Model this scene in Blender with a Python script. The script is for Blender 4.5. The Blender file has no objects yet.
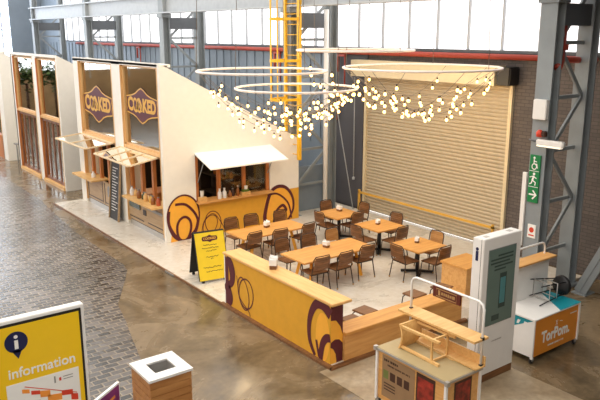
import bpy, bmesh, math, random
from mathutils import Vector, Matrix
random.seed(7)
S = bpy.context.scene
COL = S.collection
PI = math.pi

# ------------------------------------------------------------------ materials
def new_mat(name):
    m = bpy.data.materials.new(name); m.use_nodes = True
    nt = m.node_tree
    return m, nt, nt.nodes['Principled BSDF']

def lin(c):
    return tuple((x/12.92 if x <= .04045 else ((x+.055)/1.055)**2.4) for x in c)

def mat(name, rgb, rough=.5, metal=0, var=.08, scale=6, bump=0, stretch=(1,1,1), emit=0, spec=.5):
    """plain procedural surface: noise varies the colour a little"""
    m, nt, b = new_mat(name)
    c = lin([v/255 for v in rgb])
    N = nt.nodes; L = nt.links
    tc = N.new('ShaderNodeTexCoord'); mp = N.new('ShaderNodeMapping')
    mp.inputs['Scale'].default_value = stretch
    nz = N.new('ShaderNodeTexNoise'); nz.inputs['Scale'].default_value = scale; nz.inputs['Detail'].default_value = 4
    L.new(tc.outputs['Object'], mp.inputs[0]); L.new(mp.outputs[0], nz.inputs['Vector'])
    cr = N.new('ShaderNodeValToRGB')
    cr.color_ramp.elements[0].position = .3; cr.color_ramp.elements[1].position = .7
    cr.color_ramp.elements[0].color = (*[v*(1-var) for v in c], 1)
    cr.color_ramp.elements[1].color = (*[min(1, v*(1+var)) for v in c], 1)
    L.new(nz.outputs[0], cr.inputs[0]); L.new(cr.outputs[0], b.inputs['Base Color'])
    b.inputs['Roughness'].default_value = rough; b.inputs['Metallic'].default_value = metal
    b.inputs['Specular IOR Level'].default_value = spec
    if bump:
        bp = N.new('ShaderNodeBump'); bp.inputs['Strength'].default_value = bump; bp.inputs['Distance'].default_value = .02
        L.new(nz.outputs[0], bp.inputs['Height']); L.new(bp.outputs[0], b.inputs['Normal'])
    if emit:
        b.inputs['Emission Color'].default_value = (*c, 1); b.inputs['Emission Strength'].default_value = emit
    return m

def wood(name, rgb, rgb2, axis=0, rough=.45, scale=3.0):
    """grain streaks along one axis"""
    m, nt, b = new_mat(name); N = nt.nodes; L = nt.links
    tc = N.new('ShaderNodeTexCoord'); mp = N.new('ShaderNodeMapping')
    st = [scale*5]*3; st[axis] = scale*.5
    mp.inputs['Scale'].default_value = st
    nz = N.new('ShaderNodeTexNoise'); nz.inputs['Scale'].default_value = 1.0; nz.inputs['Detail'].default_value = 6; nz.inputs['Distortion'].default_value = .8
    cr = N.new('ShaderNodeValToRGB')
    cr.color_ramp.elements[0].position = .32; cr.color_ramp.elements[1].position = .68
    cr.color_ramp.elements[0].color = (*lin([v/255 for v in rgb2]), 1)
    cr.color_ramp.elements[1].color = (*lin([v/255 for v in rgb]), 1)
    L.new(tc.outputs['Object'], mp.inputs[0]); L.new(mp.outputs[0], nz.inputs['Vector'])
    L.new(nz.outputs[0], cr.inputs[0]); L.new(cr.outputs[0], b.inputs['Base Color'])
    b.inputs['Roughness'].default_value = rough
    return m

def glass_mat(name, tint, refl=.12, base=.0):
    m, nt, b = new_mat(name); N = nt.nodes; L = nt.links
    N.remove(b)
    out = N['Material Output']
    tr = N.new('ShaderNodeBsdfTransparent'); tr.inputs[0].default_value = (*tint, 1)
    gl = N.new('ShaderNodeBsdfGlossy'); gl.inputs[0].default_value = (1, .93, .80, 1); gl.inputs['Roughness'].default_value = .03
    fr = N.new('ShaderNodeFresnel'); fr.inputs[0].default_value = 1.5
    mm = N.new('ShaderNodeMath'); mm.operation = 'MULTIPLY_ADD'
    mm.inputs[1].default_value = .8; mm.inputs[2].default_value = refl; mm.use_clamp = True
    mx = N.new('ShaderNodeMixShader')
    L.new(fr.outputs[0], mm.inputs[0]); L.new(mm.outputs[0], mx.inputs[0])
    L.new(tr.outputs[0], mx.inputs[1]); L.new(gl.outputs[0], mx.inputs[2]); L.new(mx.outputs[0], out.inputs[0])
    return m

def emit_mat(name, rgb, strength):
    m, nt, b = new_mat(name)
    b.inputs['Base Color'].default_value = (*lin([v/255 for v in rgb]), 1)
    b.inputs['Emission Color'].default_value = (*lin([v/255 for v in rgb]), 1)
    b.inputs['Emission Strength'].default_value = strength
    return m

def concrete(name, c1, c2, c3, r0=.12, r1=.45, scale=.6):
    m, nt, b = new_mat(name); N = nt.nodes; L = nt.links
    tc = N.new('ShaderNodeTexCoord')
    n1 = N.new('ShaderNodeTexNoise'); n1.inputs['Scale'].default_value = scale; n1.inputs['Detail'].default_value = 8; n1.inputs['Roughness'].default_value = .65; n1.inputs['Distortion'].default_value = 1.2
    n2 = N.new('ShaderNodeTexNoise'); n2.inputs['Scale'].default_value = scale*14; n2.inputs['Detail'].default_value = 5
    cr = N.new('ShaderNodeValToRGB'); e = cr.color_ramp.elements
    e[0].position = .34; e[0].color = (*lin([v/255 for v in c1]), 1)
    e[1].position = .66; e[1].color = (*lin([v/255 for v in c3]), 1)
    x = e.new(.5); x.color = (*lin([v/255 for v in c2]), 1)
    mx = N.new('ShaderNodeMixRGB'); mx.blend_type = 'OVERLAY'; mx.inputs[0].default_value = .35
    L.new(tc.outputs['Object'], n1.inputs['Vector']); L.new(tc.outputs['Object'], n2.inputs['Vector'])
    L.new(n1.outputs[0], cr.inputs[0]); L.new(cr.outputs[0], mx.inputs[1]); L.new(n2.outputs[0], mx.inputs[2])
    L.new(mx.outputs[0], b.inputs['Base Color'])
    mr = N.new('ShaderNodeMapRange'); mr.inputs[1].default_value = .35; mr.inputs[2].default_value = .65
    mr.inputs[3].default_value = r0; mr.inputs[4].default_value = r1
    L.new(n1.outputs[0], mr.inputs[0]); L.new(mr.outputs[0], b.inputs['Roughness'])
    bp = N.new('ShaderNodeBump'); bp.inputs['Strength'].default_value = .08; bp.inputs['Distance'].default_value = .01
    L.new(n2.outputs[0], bp.inputs['Height']); L.new(bp.outputs[0], b.inputs['Normal'])
    return m

def cobble_mat():
    m, nt, b = new_mat('cobbles'); N = nt.nodes; L = nt.links
    tc = N.new('ShaderNodeTexCoord')
    nz = N.new('ShaderNodeTexNoise'); nz.inputs['Scale'].default_value = 2.6; nz.inputs['Detail'].default_value = 5
    ad = N.new('ShaderNodeVectorMath'); ad.operation = 'MULTIPLY_ADD'
    ad.inputs[1].default_value = (.26, .26, 0)
    L.new(tc.outputs['Object'], ad.inputs[2]); L.new(nz.outputs['Color'], ad.inputs[0])
    br = N.new('ShaderNodeTexBrick')
    br.inputs['Scale'].default_value = 1.0
    br.inputs['Brick Width'].default_value = .26; br.inputs['Row Height'].default_value = .15
    br.inputs['Mortar Size'].default_value = .018; br.inputs['Mortar Smooth'].default_value = .5
    br.inputs['Color1'].default_value = (*lin((.46, .43, .41)), 1)
    br.inputs['Color2'].default_value = (*lin((.15, .14, .14)), 1)
    br.inputs['Mortar'].default_value = (*lin((.58, .53, .46)), 1)
    L.new(ad.outputs[0], br.inputs['Vector'])
    n2 = N.new('ShaderNodeTexNoise'); n2.inputs['Scale'].default_value = .45; n2.inputs['Detail'].default_value = 5
    cr = N.new('ShaderNodeValToRGB'); cr.color_ramp.elements[0].position = .38; cr.color_ramp.elements[1].position = .62
    cr.color_ramp.elements[0].color = (.62, .62, .62, 1); cr.color_ramp.elements[1].color = (1.05, 1.02, 1.0, 1)
    L.new(tc.outputs['Object'], n2.inputs['Vector']); L.new(n2.outputs[0], cr.inputs[0])
    mx = N.new('ShaderNodeMixRGB'); mx.blend_type = 'MULTIPLY'; mx.inputs[0].default_value = 1
    L.new(br.outputs['Color'], mx.inputs[1]); L.new(cr.outputs[0], mx.inputs[2]); L.new(mx.outputs[0], b.inputs['Base Color'])
    b.inputs['Roughness'].default_value = .2
    n3 = N.new('ShaderNodeTexNoise'); n3.inputs['Scale'].default_value = 9
    L.new(tc.outputs['Object'], n3.inputs['Vector'])
    sb = N.new('ShaderNodeMath'); sb.operation = 'MULTIPLY_ADD'; sb.inputs[1].default_value = -1.0
    L.new(br.outputs['Fac'], sb.inputs[0]); L.new(n3.outputs[0], sb.inputs[2])
    bp = N.new('ShaderNodeBump'); bp.inputs['Strength'].default_value = .5; bp.inputs['Distance'].default_value = .02
    L.new(sb.outputs[0], bp.inputs['Height']); L.new(bp.outputs[0], b.inputs['Normal'])
    return m

def brick_mat(name, a, c, mo):
    m, nt, b = new_mat(name); N = nt.nodes; L = nt.links
    tc = N.new('ShaderNodeTexCoord'); sx = N.new('ShaderNodeSeparateXYZ'); cb = N.new('ShaderNodeCombineXYZ')
    L.new(tc.outputs['Object'], sx.inputs[0]); L.new(sx.outputs[1], cb.inputs[0]); L.new(sx.outputs[2], cb.inputs[1])
    br = N.new('ShaderNodeTexBrick'); br.inputs['Scale'].default_value = 1
    br.inputs['Brick Width'].default_value = .24; br.inputs['Row Height'].default_value = .09; br.inputs['Mortar Size'].default_value = .008
    for k, v in (('Color1', a), ('Color2', c), ('Mortar', mo)): br.inputs[k].default_value = (*lin([q/255 for q in v]), 1)
    L.new(cb.outputs[0], br.inputs['Vector']); L.new(br.outputs['Color'], b.inputs['Base Color'])
    b.inputs['Roughness'].default_value = .8
    return m

M = dict(
 floor=concrete('brown_concrete', (86, 72, 53), (114, 96, 71), (140, 119, 91), .08, .38),
 slab=concrete('pale_concrete', (134, 114, 88), (158, 138, 110), (178, 160, 134), .3, .55),
 deck=concrete('cream_screed', (200, 190, 174), (208, 199, 184), (216, 208, 195), .22, .4),
 cobble=cobble_mat(),
 white=mat('white_paint', (240, 234, 222), .55, var=.02),
 white2=mat('white_enamel', (236, 233, 228), .3, var=.02),
 awn=mat('white_awning', (245, 243, 238), .5, var=.01),
 yellow=mat('mustard_paint', (222, 162, 46), .5, var=.04),
 orange_y=mat('orange_yellow_paint', (246, 176, 58), .5, var=.04),
 plum=mat('plum_paint', (88, 26, 36), .5, var=.05),
 gold=mat('gold_lettering', (222, 170, 72), .4, var=.04),
 timber=wood('timber_frame', (232, 190, 132), (214, 164, 104), 2),
 timber_red=wood('orange_jamb', (206, 132, 72), (182, 108, 54), 2),
 palepaint=wood('pale_frame', (240, 216, 178), (228, 198, 154), 1),
 mauvewood=wood('mauve_brown_mullion', (150, 104, 80), (122, 80, 60), 2),
 table=wood('table_top', (218, 162, 88), (198, 136, 64), 0),
 ply=wood('plywood', (224, 172, 104), (206, 148, 82), 0),
 plyY=wood('plywood_y', (232, 186, 120), (216, 164, 96), 1),
 palewood=wood('pale_pine', (232, 188, 122), (214, 164, 96), 1),
 greyply=wood('greyed_plywood', (186, 156, 118), (164, 134, 98), 1),
 plank=wood('bin_planks', (196, 140, 82), (166, 108, 56), 0, scale=2),
 brown=wood('brown_slats', (140, 94, 56), (104, 68, 38), 0),
 brownL=wood('light_brown_slats', (196, 146, 88), (170, 118, 64), 0),
 dkmetal=mat('dark_bronze_tube', (62, 46, 36), .4, .3),
 tan=mat('tan_rubber', (176, 136, 84), .6),
 black=mat('black_paint', (26, 24, 24), .45),
 steel=mat('grey_painted_steel', (136, 142, 144), .55, var=.1, scale=2),
 steelD=mat('dark_grey_steel', (84, 88, 92), .55, var=.12, scale=2),
 steelL=mat('pale_grey_steel', (172, 176, 178), .5, var=.06),
 ladder=mat('ladder_yellow', (240, 184, 40), .45, var=.05),
 red=mat('red_pipe', (170, 66, 50), .45, var=.06),
 bluegrey=mat('bluegrey_cladding', (128, 140, 152), .6, var=.06, scale=1.5),
 panelgrey=mat('dark_wall_panel', (86, 84, 88), .6, var=.08, scale=1.5),
 brick=brick_mat('brown_brick', (104, 94, 88), (90, 82, 78), (76, 70, 66)),
 dkwall=mat('dark_wall', (58, 54, 54), .8, var=.15, scale=1),
 shutter=mat('beige_shutter', (192, 176, 148), .42, .0, var=.03),
 housing=mat('cream_housing', (226, 208, 170), .5, var=.03),
 ringm=mat('pink_white_ring', (246, 232, 222), .4, var=.02),
 wire=mat('grey_wire', (120, 112, 104), .5),
 metal=mat('brushed_metal', (188, 184, 178), .35, .6, var=.05),
 galv=mat('galvanised', (150, 148, 144), .45, .4, var=.1),
 yellow_s=mat('sign_yellow', (246, 200, 24), .4, var=.015),
 chalk=mat('chalk_yellow', (244, 208, 40), .55, var=.03),
 navy=mat('navy', (20, 28, 74), .4, var=.03),
 paper=mat('paper_white', (240, 238, 232), .5, var=.01),
 red_s=mat('map_red', (214, 66, 40), .5), orange_s=mat('map_orange', (240, 150, 60), .5),
 purple=mat('purple_print', (122, 34, 104), .4, var=.35, scale=5),
 teal=mat('teal_vinyl', (18, 142, 156), .4, var=.04),
 cartorange=mat('cart_orange', (222, 138, 44), .45, var=.03),
 olive=mat('olive_top', (172, 152, 110), .5, var=.04),
 posterb=mat('poster_brown', (150, 118, 84), .5, var=.06),
 dkbrown=mat('dark_brown_print', (66, 38, 26), .5, var=.2),
 poster_red=mat('poster_picture', (142, 44, 32), .45, var=.7, scale=9),
 pgreen=mat('poster_green', (110, 118, 60), .5),
 green=mat('exit_green', (12, 122, 66), .45, var=.02),
 screen=mat('screen_teal_grey', (104, 124, 116), .12, var=.06, scale=1.5),
 screenD=mat('screen_dark', (66, 82, 78), .15), screenT=mat('screen_teal', (86, 142, 146), .15),
 leaf=mat('plant_leaf', (92, 116, 40), .5, var=.3, scale=12),
 jar=mat('jar_amber', (150, 92, 44), .25, var=.2), bottle=mat('bottle_green', (64, 70, 34), .2),
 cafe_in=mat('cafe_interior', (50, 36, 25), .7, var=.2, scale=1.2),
 slate=mat('chalkboard', (58, 56, 56), .6, var=.1),
 maroon=mat('maroon_board', (96, 36, 24), .45, var=.1),
 copper=mat('rust_orange', (186, 88, 48), .5, var=.15),
 oppwall=mat('far_brick', (176, 148, 112), .8, var=.2, scale=.8),
 treesg=mat('greenery', (70, 92, 44), .8, var=.6, scale=1.6),
 glassW=glass_mat('shop_glass', (.62, .58, .48), .34),
 glassH=glass_mat('hatch_glass', (.8, .8, .78), .03),
 glassF=glass_mat('flap_glass', (.75, .8, .85), .4),
 bulb=emit_mat('warm_bulb', (255, 204, 118), 6),
 glaze=emit_mat('bright_glazing', (250, 250, 255), 1.0),
 glazeB=emit_mat('cool_far_glazing', (222, 236, 255), 4.2),
 tube=emit_mat('lamp_tube', (255, 244, 220), .6),
)

# ------------------------------------------------------------------ mesh helpers
def squiggle(b, u0, u1, v, h, P, m, off):
    """a line of lettering too small to read, drawn as uneven short strokes"""
    u = u0
    while u < u1:
        l = random.uniform(.5, 1.2)*h; k = h*random.uniform(.75, 1.1)
        b.ribbon([(u, v), (min(u+l, u1), v)], k, P, m, off); u += l+h*random.choice((.18, .18, .6))

class MB:
    def __init__(s, *mats): s.bm = bmesh.new(); s.mats = list(mats) or [M['white']]; s.T = Matrix.Identity(4)
    def mi(s, m):
        if m is None: return 0
        if m not in s.mats: s.mats.append(m)
        return s.mats.index(m)
    def faces(s, vs, fs, m=None, smooth=False):
        k = s.mi(m); bv = [s.bm.verts.new(s.T @ Vector(v)) for v in vs]
        for f in fs:
            try:
                q = s.bm.faces.new([bv[i] for i in f]); q.material_index = k; q.smooth = smooth
            except ValueError: pass
        return s
    def box(s, x0, x1, y0, y1, z0, z1, m=None, bev=0):
        k = s.mi(m)
        if bev:
            t = bmesh.new()
            r = bmesh.ops.create_cube(t, size=1)
            for v in t.verts: v.co = Vector(((x0+x1)/2+v.co.x*(x1-x0), (y0+y1)/2+v.co.y*(y1-y0), (z0+z1)/2+v.co.z*(z1-z0)))
            bmesh.ops.bevel(t, geom=t.edges[:], offset=bev, segments=2, affect='EDGES')
            vs = [v.co.copy() for v in t.verts]; t.verts.index_update()
            fs = [[v.index for v in f.verts] for f in t.faces]; t.free()
            return s.faces(vs, fs, m)
        vs = [(x, y, z) for x in (x0, x1) for y in (y0, y1) for z in (z0, z1)]
        return s.faces(vs, [(0, 1, 3, 2), (4, 6, 7, 5), (0, 4, 5, 1), (2, 3, 7, 6), (0, 2, 6, 4), (1, 5, 7, 3)], m)
    def bar(s, a, b, w, h, m=None):
        """rectangular bar from a to b, w sideways, h upward"""
        a, b = Vector(a), Vector(b); d = (b-a).normalized()
        u = d.cross(Vector((0, 0, 1)))
        if u.length < 1e-3: u = Vector((1, 0, 0))
        u.normalize(); v = u.cross(d)
        vs = [p+u*i*w/2+v*j*h/2 for p in (a, b) for i, j in ((-1, -1), (1, -1), (1, 1), (-1, 1))]
        return s.faces(vs, [(0, 1, 2, 3), (7, 6, 5, 4), (0, 4, 5, 1), (1, 5, 6, 2), (2, 6, 7, 3), (3, 7, 4, 0)], m)
    def tube(s, pts, r, seg=8, m=None, closed=False):
        pts = [Vector(p) for p in pts]; n = len(pts); vs = []; fs = []
        prev = None
        for i, p in enumerate(pts):
            if closed: d = pts[(i+1) % n]-pts[i-1]
            else: d = pts[min(i+1, n-1)]-pts[max(i-1, 0)]
            d.normalize()
            if prev is None:
                u = d.cross(Vector((0, 0, 1)))
                if u.length < 1e-3: u = Vector((1, 0, 0))
            else: u = prev-d*prev.dot(d)
            u.normalize(); prev = u; v = d.cross(u)
            for k in range(seg):
                a = 2*PI*k/seg; vs.append(p+u*math.cos(a)*r+v*math.sin(a)*r)
        for i in range(n if closed else n-1):
            for k in range(seg):
                j = (i+1) % n
                fs.append((i*seg+k, i*seg+(k+1) % seg, j*seg+(k+1) % seg, j*seg+k))
        if not closed: fs += [tuple(range(seg))[::-1], tuple((n-1)*seg+k for k in range(seg))]
        return s.faces(vs, fs, m, True)
    def lathe(s, prof, c=(0, 0, 0), seg=12, m=None):
        vs = []; fs = []
        for r, z in prof:
            for k in range(seg):
                a = 2*PI*k/seg; vs.append((c[0]+r*math.cos(a), c[1]+r*math.sin(a), c[2]+z))
        for i in range(len(prof)-1):
            for k in range(seg): fs.append((i*seg+k, i*seg+(k+1) % seg, (i+1)*seg+(k+1) % seg, (i+1)*seg+k))
        fs += [tuple(range(seg))[::-1], tuple((len(prof)-1)*seg+k for k in range(seg))]
        return s.faces(vs, fs, m, True)
    def prism(s, poly, P, h, m=None):
        """polygon poly (u,v) in frame P (4x4: u, v, normal, origin), thickness h along the normal"""
        n = len(poly); vs = [P @ Vector((u, v, 0)) for u, v in poly]+[P @ Vector((u, v, h)) for u, v in poly]
        return s.faces(vs, [tuple(range(n))[::-1], tuple(range(n, 2*n))]+[(i, (i+1) % n, (i+1) % n+n, i+n) for i in range(n)], m)
    def ribbon(s, pts, w, P, m, off=.003, closed=False, taper=None):
        n = len(pts); vs = []; fs = []
        for i in range(n):
            a = pts[i-1] if (i or closed) else pts[0]; b = pts[(i+1) % n] if (i < n-1 or closed) else pts[-1]
            dx, dy = b[0]-a[0], b[1]-a[1]; l = math.hypot(dx, dy) or 1
            ww = (w if taper is None else w*taper(i/(n-1)))/2
            for sg in (1, -1): vs.append(P @ Vector((pts[i][0]-dy/l*ww*sg, pts[i][1]+dx/l*ww*sg, off)))
        for i in range(n if closed else n-1):
            j = (i+1) % n; fs.append((2*i, 2*i+1, 2*j+1, 2*j))
        return s.faces(vs, fs, m)
    def text(s, body, size, P, m, x=0, y=0, ext=.002, bold=.0, align='CENTER', squash=1.0):
        c = bpy.data.curves.new('t', 'FONT'); c.body = body; c.size = size; c.extrude = ext; c.offset = bold
        c.align_x = align; c.align_y = 'CENTER'; c.resolution_u = 3
        o = bpy.data.objects.new('t', c); COL.objects.link(o)
        bpy.context.view_layer.update()
        me = bpy.data.meshes.new_from_object(o.evaluated_get(bpy.context.evaluated_depsgraph_get()))
        vs = [P @ Vector((v.co.x*squash+x, v.co.y+y, v.co.z+ext+.001)) for v in me.vertices]
        fs = [tuple(p.vertices) for p in me.polygons]
        bpy.data.objects.remove(o); bpy.data.meshes.remove(me); bpy.data.curves.remove(c)
        return s.faces(vs, fs, m)
    def build(s, name, parent=None, label=None, cat=None, group=None, kind=None, origin=None):
        me = bpy.data.meshes.new(name)
        bmesh.ops.recalc_face_normals(s.bm, faces=s.bm.faces[:])
        s.bm.to_mesh(me); s.bm.free()
        for m in s.mats: me.materials.append(m)
        o = bpy.data.objects.new(name, me); COL.objects.link(o)
        if parent: o.parent = parent
        if origin:
            me.transform(Matrix.Translation(-Vector(origin))); o.location = origin
        tag(o, label, cat, group, kind)
        return o

def tag(o, label=None, cat=None, group=None, kind=None):
    if label: o['label'] = label
    if cat: o['category'] = cat
    if group: o['group'] = group
    if kind: o['kind'] = kind

def thing(name, label, cat, loc=(0, 0, 0), rz=0, group=None):
    o = bpy.data.objects.new(name, None); COL.objects.link(o); o.empty_display_size = .1
    o.location = loc; o.rotation_euler = (0, 0, rz); tag(o, label, cat, group)
    return o

def dup(root, loc, rz, label, group=None):
    r = root.copy(); COL.objects.link(r); r.location = loc; r.rotation_euler = (0, 0, rz); r['label'] = label
    if group: r['group'] = group
    for ch in list(root.children):
        c = ch.copy(); COL.objects.link(c); c.parent = r
        for g in list(ch.children):
            d = g.copy(); COL.objects.link(d); d.parent = c
    return r

def frame(o, u, v):
    u = Vector(u).normalized(); v = Vector(v).normalized(); n = u.cross(v); o = Vector(o)
    return Matrix(((u.x, v.x, n.x, o.x), (u.y, v.y, n.y, o.y), (u.z, v.z, n.z, o.z), (0, 0, 0, 1)))

def ell(cx, cy, rx, ry, n=32, a0=0, a1=2*PI, rot=0, wob=0):
    full = abs(a1-a0-2*PI) < 1e-6
    out = []
    for i in range(n):
        a = a0+(a1-a0)*i/(n if full else n-1)
        x, y = rx*math.cos(a)*(1+wob*math.sin(3*a)), ry*math.sin(a)*(1+wob*math.cos(2*a))
        out.append((cx+x*math.cos(rot)-y*math.sin(rot), cy+x*math.sin(rot)+y*math.cos(rot)))
    return out

def curve(pts, n=8):
    """Catmull-Rom through pts (2-D or 3-D tuples)"""
    out = []; k = len(pts)
    for i in range(k-1):
        p0, p1, p2, p3 = pts[max(i-1, 0)], pts[i], pts[i+1], pts[min(i+2, k-1)]
        for j in range(n):
            t = j/n
            out.append(tuple(.5*((2*b)+(-a+c)*t+(2*a-5*b+4*c-d)*t*t+(-a+3*b-3*c+d)*t**3) for a, b, c, d in zip(p0, p1, p2, p3)))
    out.append(tuple(pts[-1])); return out

# ------------------------------------------------------------------ camera
f_px = 690.0
pitch = math.atan2(167, f_px); yaw = math.atan2(531, f_px/math.cos(pitch))
cam = bpy.data.objects.new('camera', bpy.data.cameras.new('camera')); COL.objects.link(cam)
cam.location = (-8.13, -17.12, 5.8); cam.rotation_euler = (PI/2-pitch, 0, -yaw)
cam.data.sensor_width = 36; cam.data.lens = f_px/600*36; cam.data.clip_end = 200
S.camera = cam

# ------------------------------------------------------------------ setting
MB(M['floor']).box(-16, 7.2, -24, 40, -.2, 0).build('floor', kind='structure')
cob = [(-1.2, 39), (-1.2, 7.6), (-1.45, 5), (-1.62, 2.8), (-1.66, -.9), (-1.78, -1.4), (-2.2, -2.2), (-2.85, -3.4), (-3.05, -4.3), (-3.3, -5.2), (-3.5, -6), (-3.9, -7.6), (-4.2, -10), (-4.6, -14), (-15, -14), (-15, 39)]
MB(M['cobble']).prism(cob, frame((0, 0, 0), (1, 0, 0), (0, 1, 0)), .006).build('floor_cobblestone', kind='structure')
MB(M['slab']).prism([(-1.22, -8.45), (-1.22, -20), (1.62, -20), (1.62, -8.45)], frame((0, 0, 0), (1, 0, 0), (0, 1, 0)), .008).build('floor_slab', kind='structure')
d = MB(M['deck']); d.box(-1.0, 6.9, -8.52, 6.68, 0, .05)
d.build('floor_platform', kind='structure')
t = MB(M['brown']); t.box(-1.035, -1.0, -8.55, 6.7, 0, .052); t.box(-1.035, 2.6, -8.555, -8.52, 0, .052); t.box(-1.0, -.95, -8.52, -4.7, .05, .056); t.box(-.95, 2.6, -8.52, -8.47, .05, .056); t.build('trim_1', kind='structure')
MB(M['galv']).box(-1.06, -1.035, -2.5, -2.05, 0.012, .05).build('trim_2', kind='structure')

# back wall (+X)
w = MB(M['bluegrey'])
w.box(7.1, 7.3, 1.35, 39, 0, 5.3)
y = 1.4
while y < 39:
    w.box(7.06, 7.1, y, y+.05, 2.0, 5.2); y += .6
w.build('wall_back', kind='structure')
MB(M['panelgrey']).box(7.05, 7.3, -.42, 1.35, 0, 5.3).box(7.02, 7.05, -.3, 1.2, .05, 4.2).build('wall_back_panel', kind='structure')
MB(M['brick']).box(7.1, 7.3, -8.9, -5.95, 0, 5.3).box(7.1, 7.3, -5.95, -.42, 4.45, 5.3).build('wall_back_brick', kind='structure')
MB(M['dkwall']).box(7.1, 7.3, -24, -8.9, 0, 10.5).build('wall_back_dark', kind='structure')
g = MB(M['glaze']); g.box(7.14, 7.2, -8.9, 29.6, 5.36, 10.5)
g.build('window_1', kind='structure')
g = MB(M['steelL'])
y = -8.9
i = 0
while y < 29.7:
    g.box(7.06, 7.14, y-.022, y+.022, 5.36, 10.5); y += 1.12
g.box(7.02, 7.2, -8.9, 29.6, 5.28, 5.36, M['steelD'])
g.build('window_1_mullions', kind='structure')
MB(M['bluegrey']).box(7.1, 7.3, 29.6, 39, 5.3, 10.5).build('wall_back_upper', kind='structure')
# far end wall (+Y)
MB(M['bluegrey']).box(4.95, 7.1, 33, 33.2, 0, 10.5).build('wall_far', kind='structure')
MB(M['glazeB']).box(-16, 4.95, 33.05, 33.15, 3.2, 10.5).build('window_2', kind='structure')
w = MB(M['steelL'])
for x in (-13, -10, -7, -4, -1, 2, 4.4): w.box(x-.04, x+.04, 32.95, 33.05, 2.6, 10.5)
for z in (4.2, 6.0, 7.6): w.box(-16, 4.95, 32.95, 33.05, z-.03, z+.03)
w.build('window_2_mullions', kind='structure')
MB(M['oppwall']).box(-16, 4.95, 33, 33.2, 0, 3.2).build('wall_far_low', kind='structure')
# opposite wall (-X): seen only as reflections in the shop windows
MB(M['oppwall']).box(-16.2, -16, -24, 40, 0, 6.2).build('wall_opposite', kind='structure')
g = MB(M['glaze']); g.box(-16.2, -16.1, -24, 40, 6.2, 9.0)
g.build('window_3', kind='structure')
MB(M['dkwall']).box(-16, 7.2, -24.2, -24, 0, 10.5).build('wall_near', kind='structure')
MB(M['dkwall']).box(2.2, 7.3, -24, -9.3, 8.2, 8.4).build('shade_ceiling', kind='structure')  # unseen partial cover, added to shade the right end of the open-topped hall

for k, (x, y_, h_, lb) in enumerate(((-4.5, 29.5, 4.4, 'unseen leafy tree added for the window reflections, nearest the pavilions'), (-6.3, 29.5, 4.2, 'unseen leafy tree added for the window reflections, further from the pavilions'))):
    t = thing('reflection_tree', lb, 'tree', (x, y_, 0))  # unseen stand-ins for outdoor trees, added so the left windows mirror green
    MB(M['dkbrown']).tube([(0, 0, 0), (0, 0, h_*.6)], .09).build('trunk', t)
    b = MB(M['treesg'])
    for q in range(260):
        c = Vector((random.gauss(0, .55), random.gauss(0, .5), h_*.72+random.gauss(0, .4))); a = random.random()*6.28; e = random.uniform(-1, 1); l = .22
        u = Vector((math.cos(a), math.sin(a), e)).normalized()*l; v = Vector((-math.sin(a), math.cos(a), random.uniform(-.5, .5)))*l*.5
        b.faces([c-u, c+v, c+u, c-v], [(0, 1, 2, 3)])
    b.build('foliage', t)

# ------------------------------------------------------------------ lattice columns, beam, pipe
def column(Y, label, hi=9.5, dx=0):
    t = thing('steel_column', label, 'column', (0, Y, 0), 0, 'lattice columns under the crane beam')
    def leg(x0, x1, y0, y1, m):
        b = MB(m); fl = .03
        b.box(x0, x0+fl, y0, y1, 0, hi); b.box(x1-fl, x1, y0, y1, 0, hi); b.box(x0+fl, x1-fl, (y0+y1)/2-.015, (y0+y1)/2+.015, 0, hi)
        return b
    b = leg(4.48+dx, 4.78+dx, -.19, .19, M['steel']); b.box(4.4+dx, 4.86+dx, -.27, .27, 0, .06); b.box(4.42+dx, 4.84+dx, -.24, .24, 6.4, 6.55); b.build('front_leg', t)
    b = leg(6.05, 6.35, -.17, .17, M['steel']); b.box(5.98, 6.42, -.25, .25, 0, .06); b.build('rear_leg', t)
    z = 1.0; s = 0
    while z < 6.2:
        a, c = ((4.78+dx, 6.05) if s == 0 else (6.05, 4.78+dx))
        MB(M['steel']).bar((a, -.06, z), (c, -.06, z+1.15), .05, .09).build('diagonal_brace', t)
        MB(M['steel']).bar((4.78+dx, .02, z), (6.05, .02, z), .05, .08).build('cross_brace', t)
        z += 1.15; s ^= 1
    b = MB(M['steelD']); b.box(4.78+dx, 6.05, -.12, .12, 5.95, 6.4)
    b.build('bracket', t)
    return t
column(-8.49, 'grey steel lattice column behind the white screen totem, carrying the green exit sign', dx=.2)
column(.42, 'grey steel lattice column with the yellow caged ladder fixed to it')
column(9.05, 'grey steel lattice column above the roof of the shop with the two badge windows')
column(17.6, 'grey steel lattice column rising above the further white pavilion')
column(26.3, 'farthest grey steel lattice column at the left end of the crane beam')
b = MB(M['steelL'])
b.box(4.42, 4.84, -22, 26.7, 6.56, 6.61); b.box(4.6, 4.66, -22, 26.7, 6.61, 7.2); b.box(4.42, 4.84, -22, 26.7, 7.2, 7.26)
for yy in (26.5, 17.6, 9.05, .42, -8.49): b.box(4.44, 4.82, yy-.3, yy-.27, 6.61, 7.2)
b.build('crane_beam', None, 'long pale grey steel crane beam running across the top of the hall', 'beam')
p = MB(M['red']); p.tube([(6.95, 26, 5.2), (6.95, -8.2, 5.2)], .075, 10); p.build('sprinkler_pipe', None, 'long red sprinkler pipe running along the back wall under the windows', 'pipe')
for yy, lb in ((4.6, 'short red pipe dropping from the sprinkler pipe above the pavilion roof, left of the ladder'), (17.0, 'small red pipe dropping behind the second lattice column from the left'), (.9, 'red pipe dropping behind the hanging rings, left of the shutter')):
    p = MB(M['red']); p.tube([(6.93, yy, 5.12), (6.93, yy, 4.55)], .05); p.tube([(6.93, yy-.35, 5.12), (6.93, yy-.35, 4.05)], .025); p.box(6.88, 6.98, yy-.38, yy+.05, 5.05, 5.12)
    p.build('drop_pipe', None, lb, 'pipe', 'red drop pipes')
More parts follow.
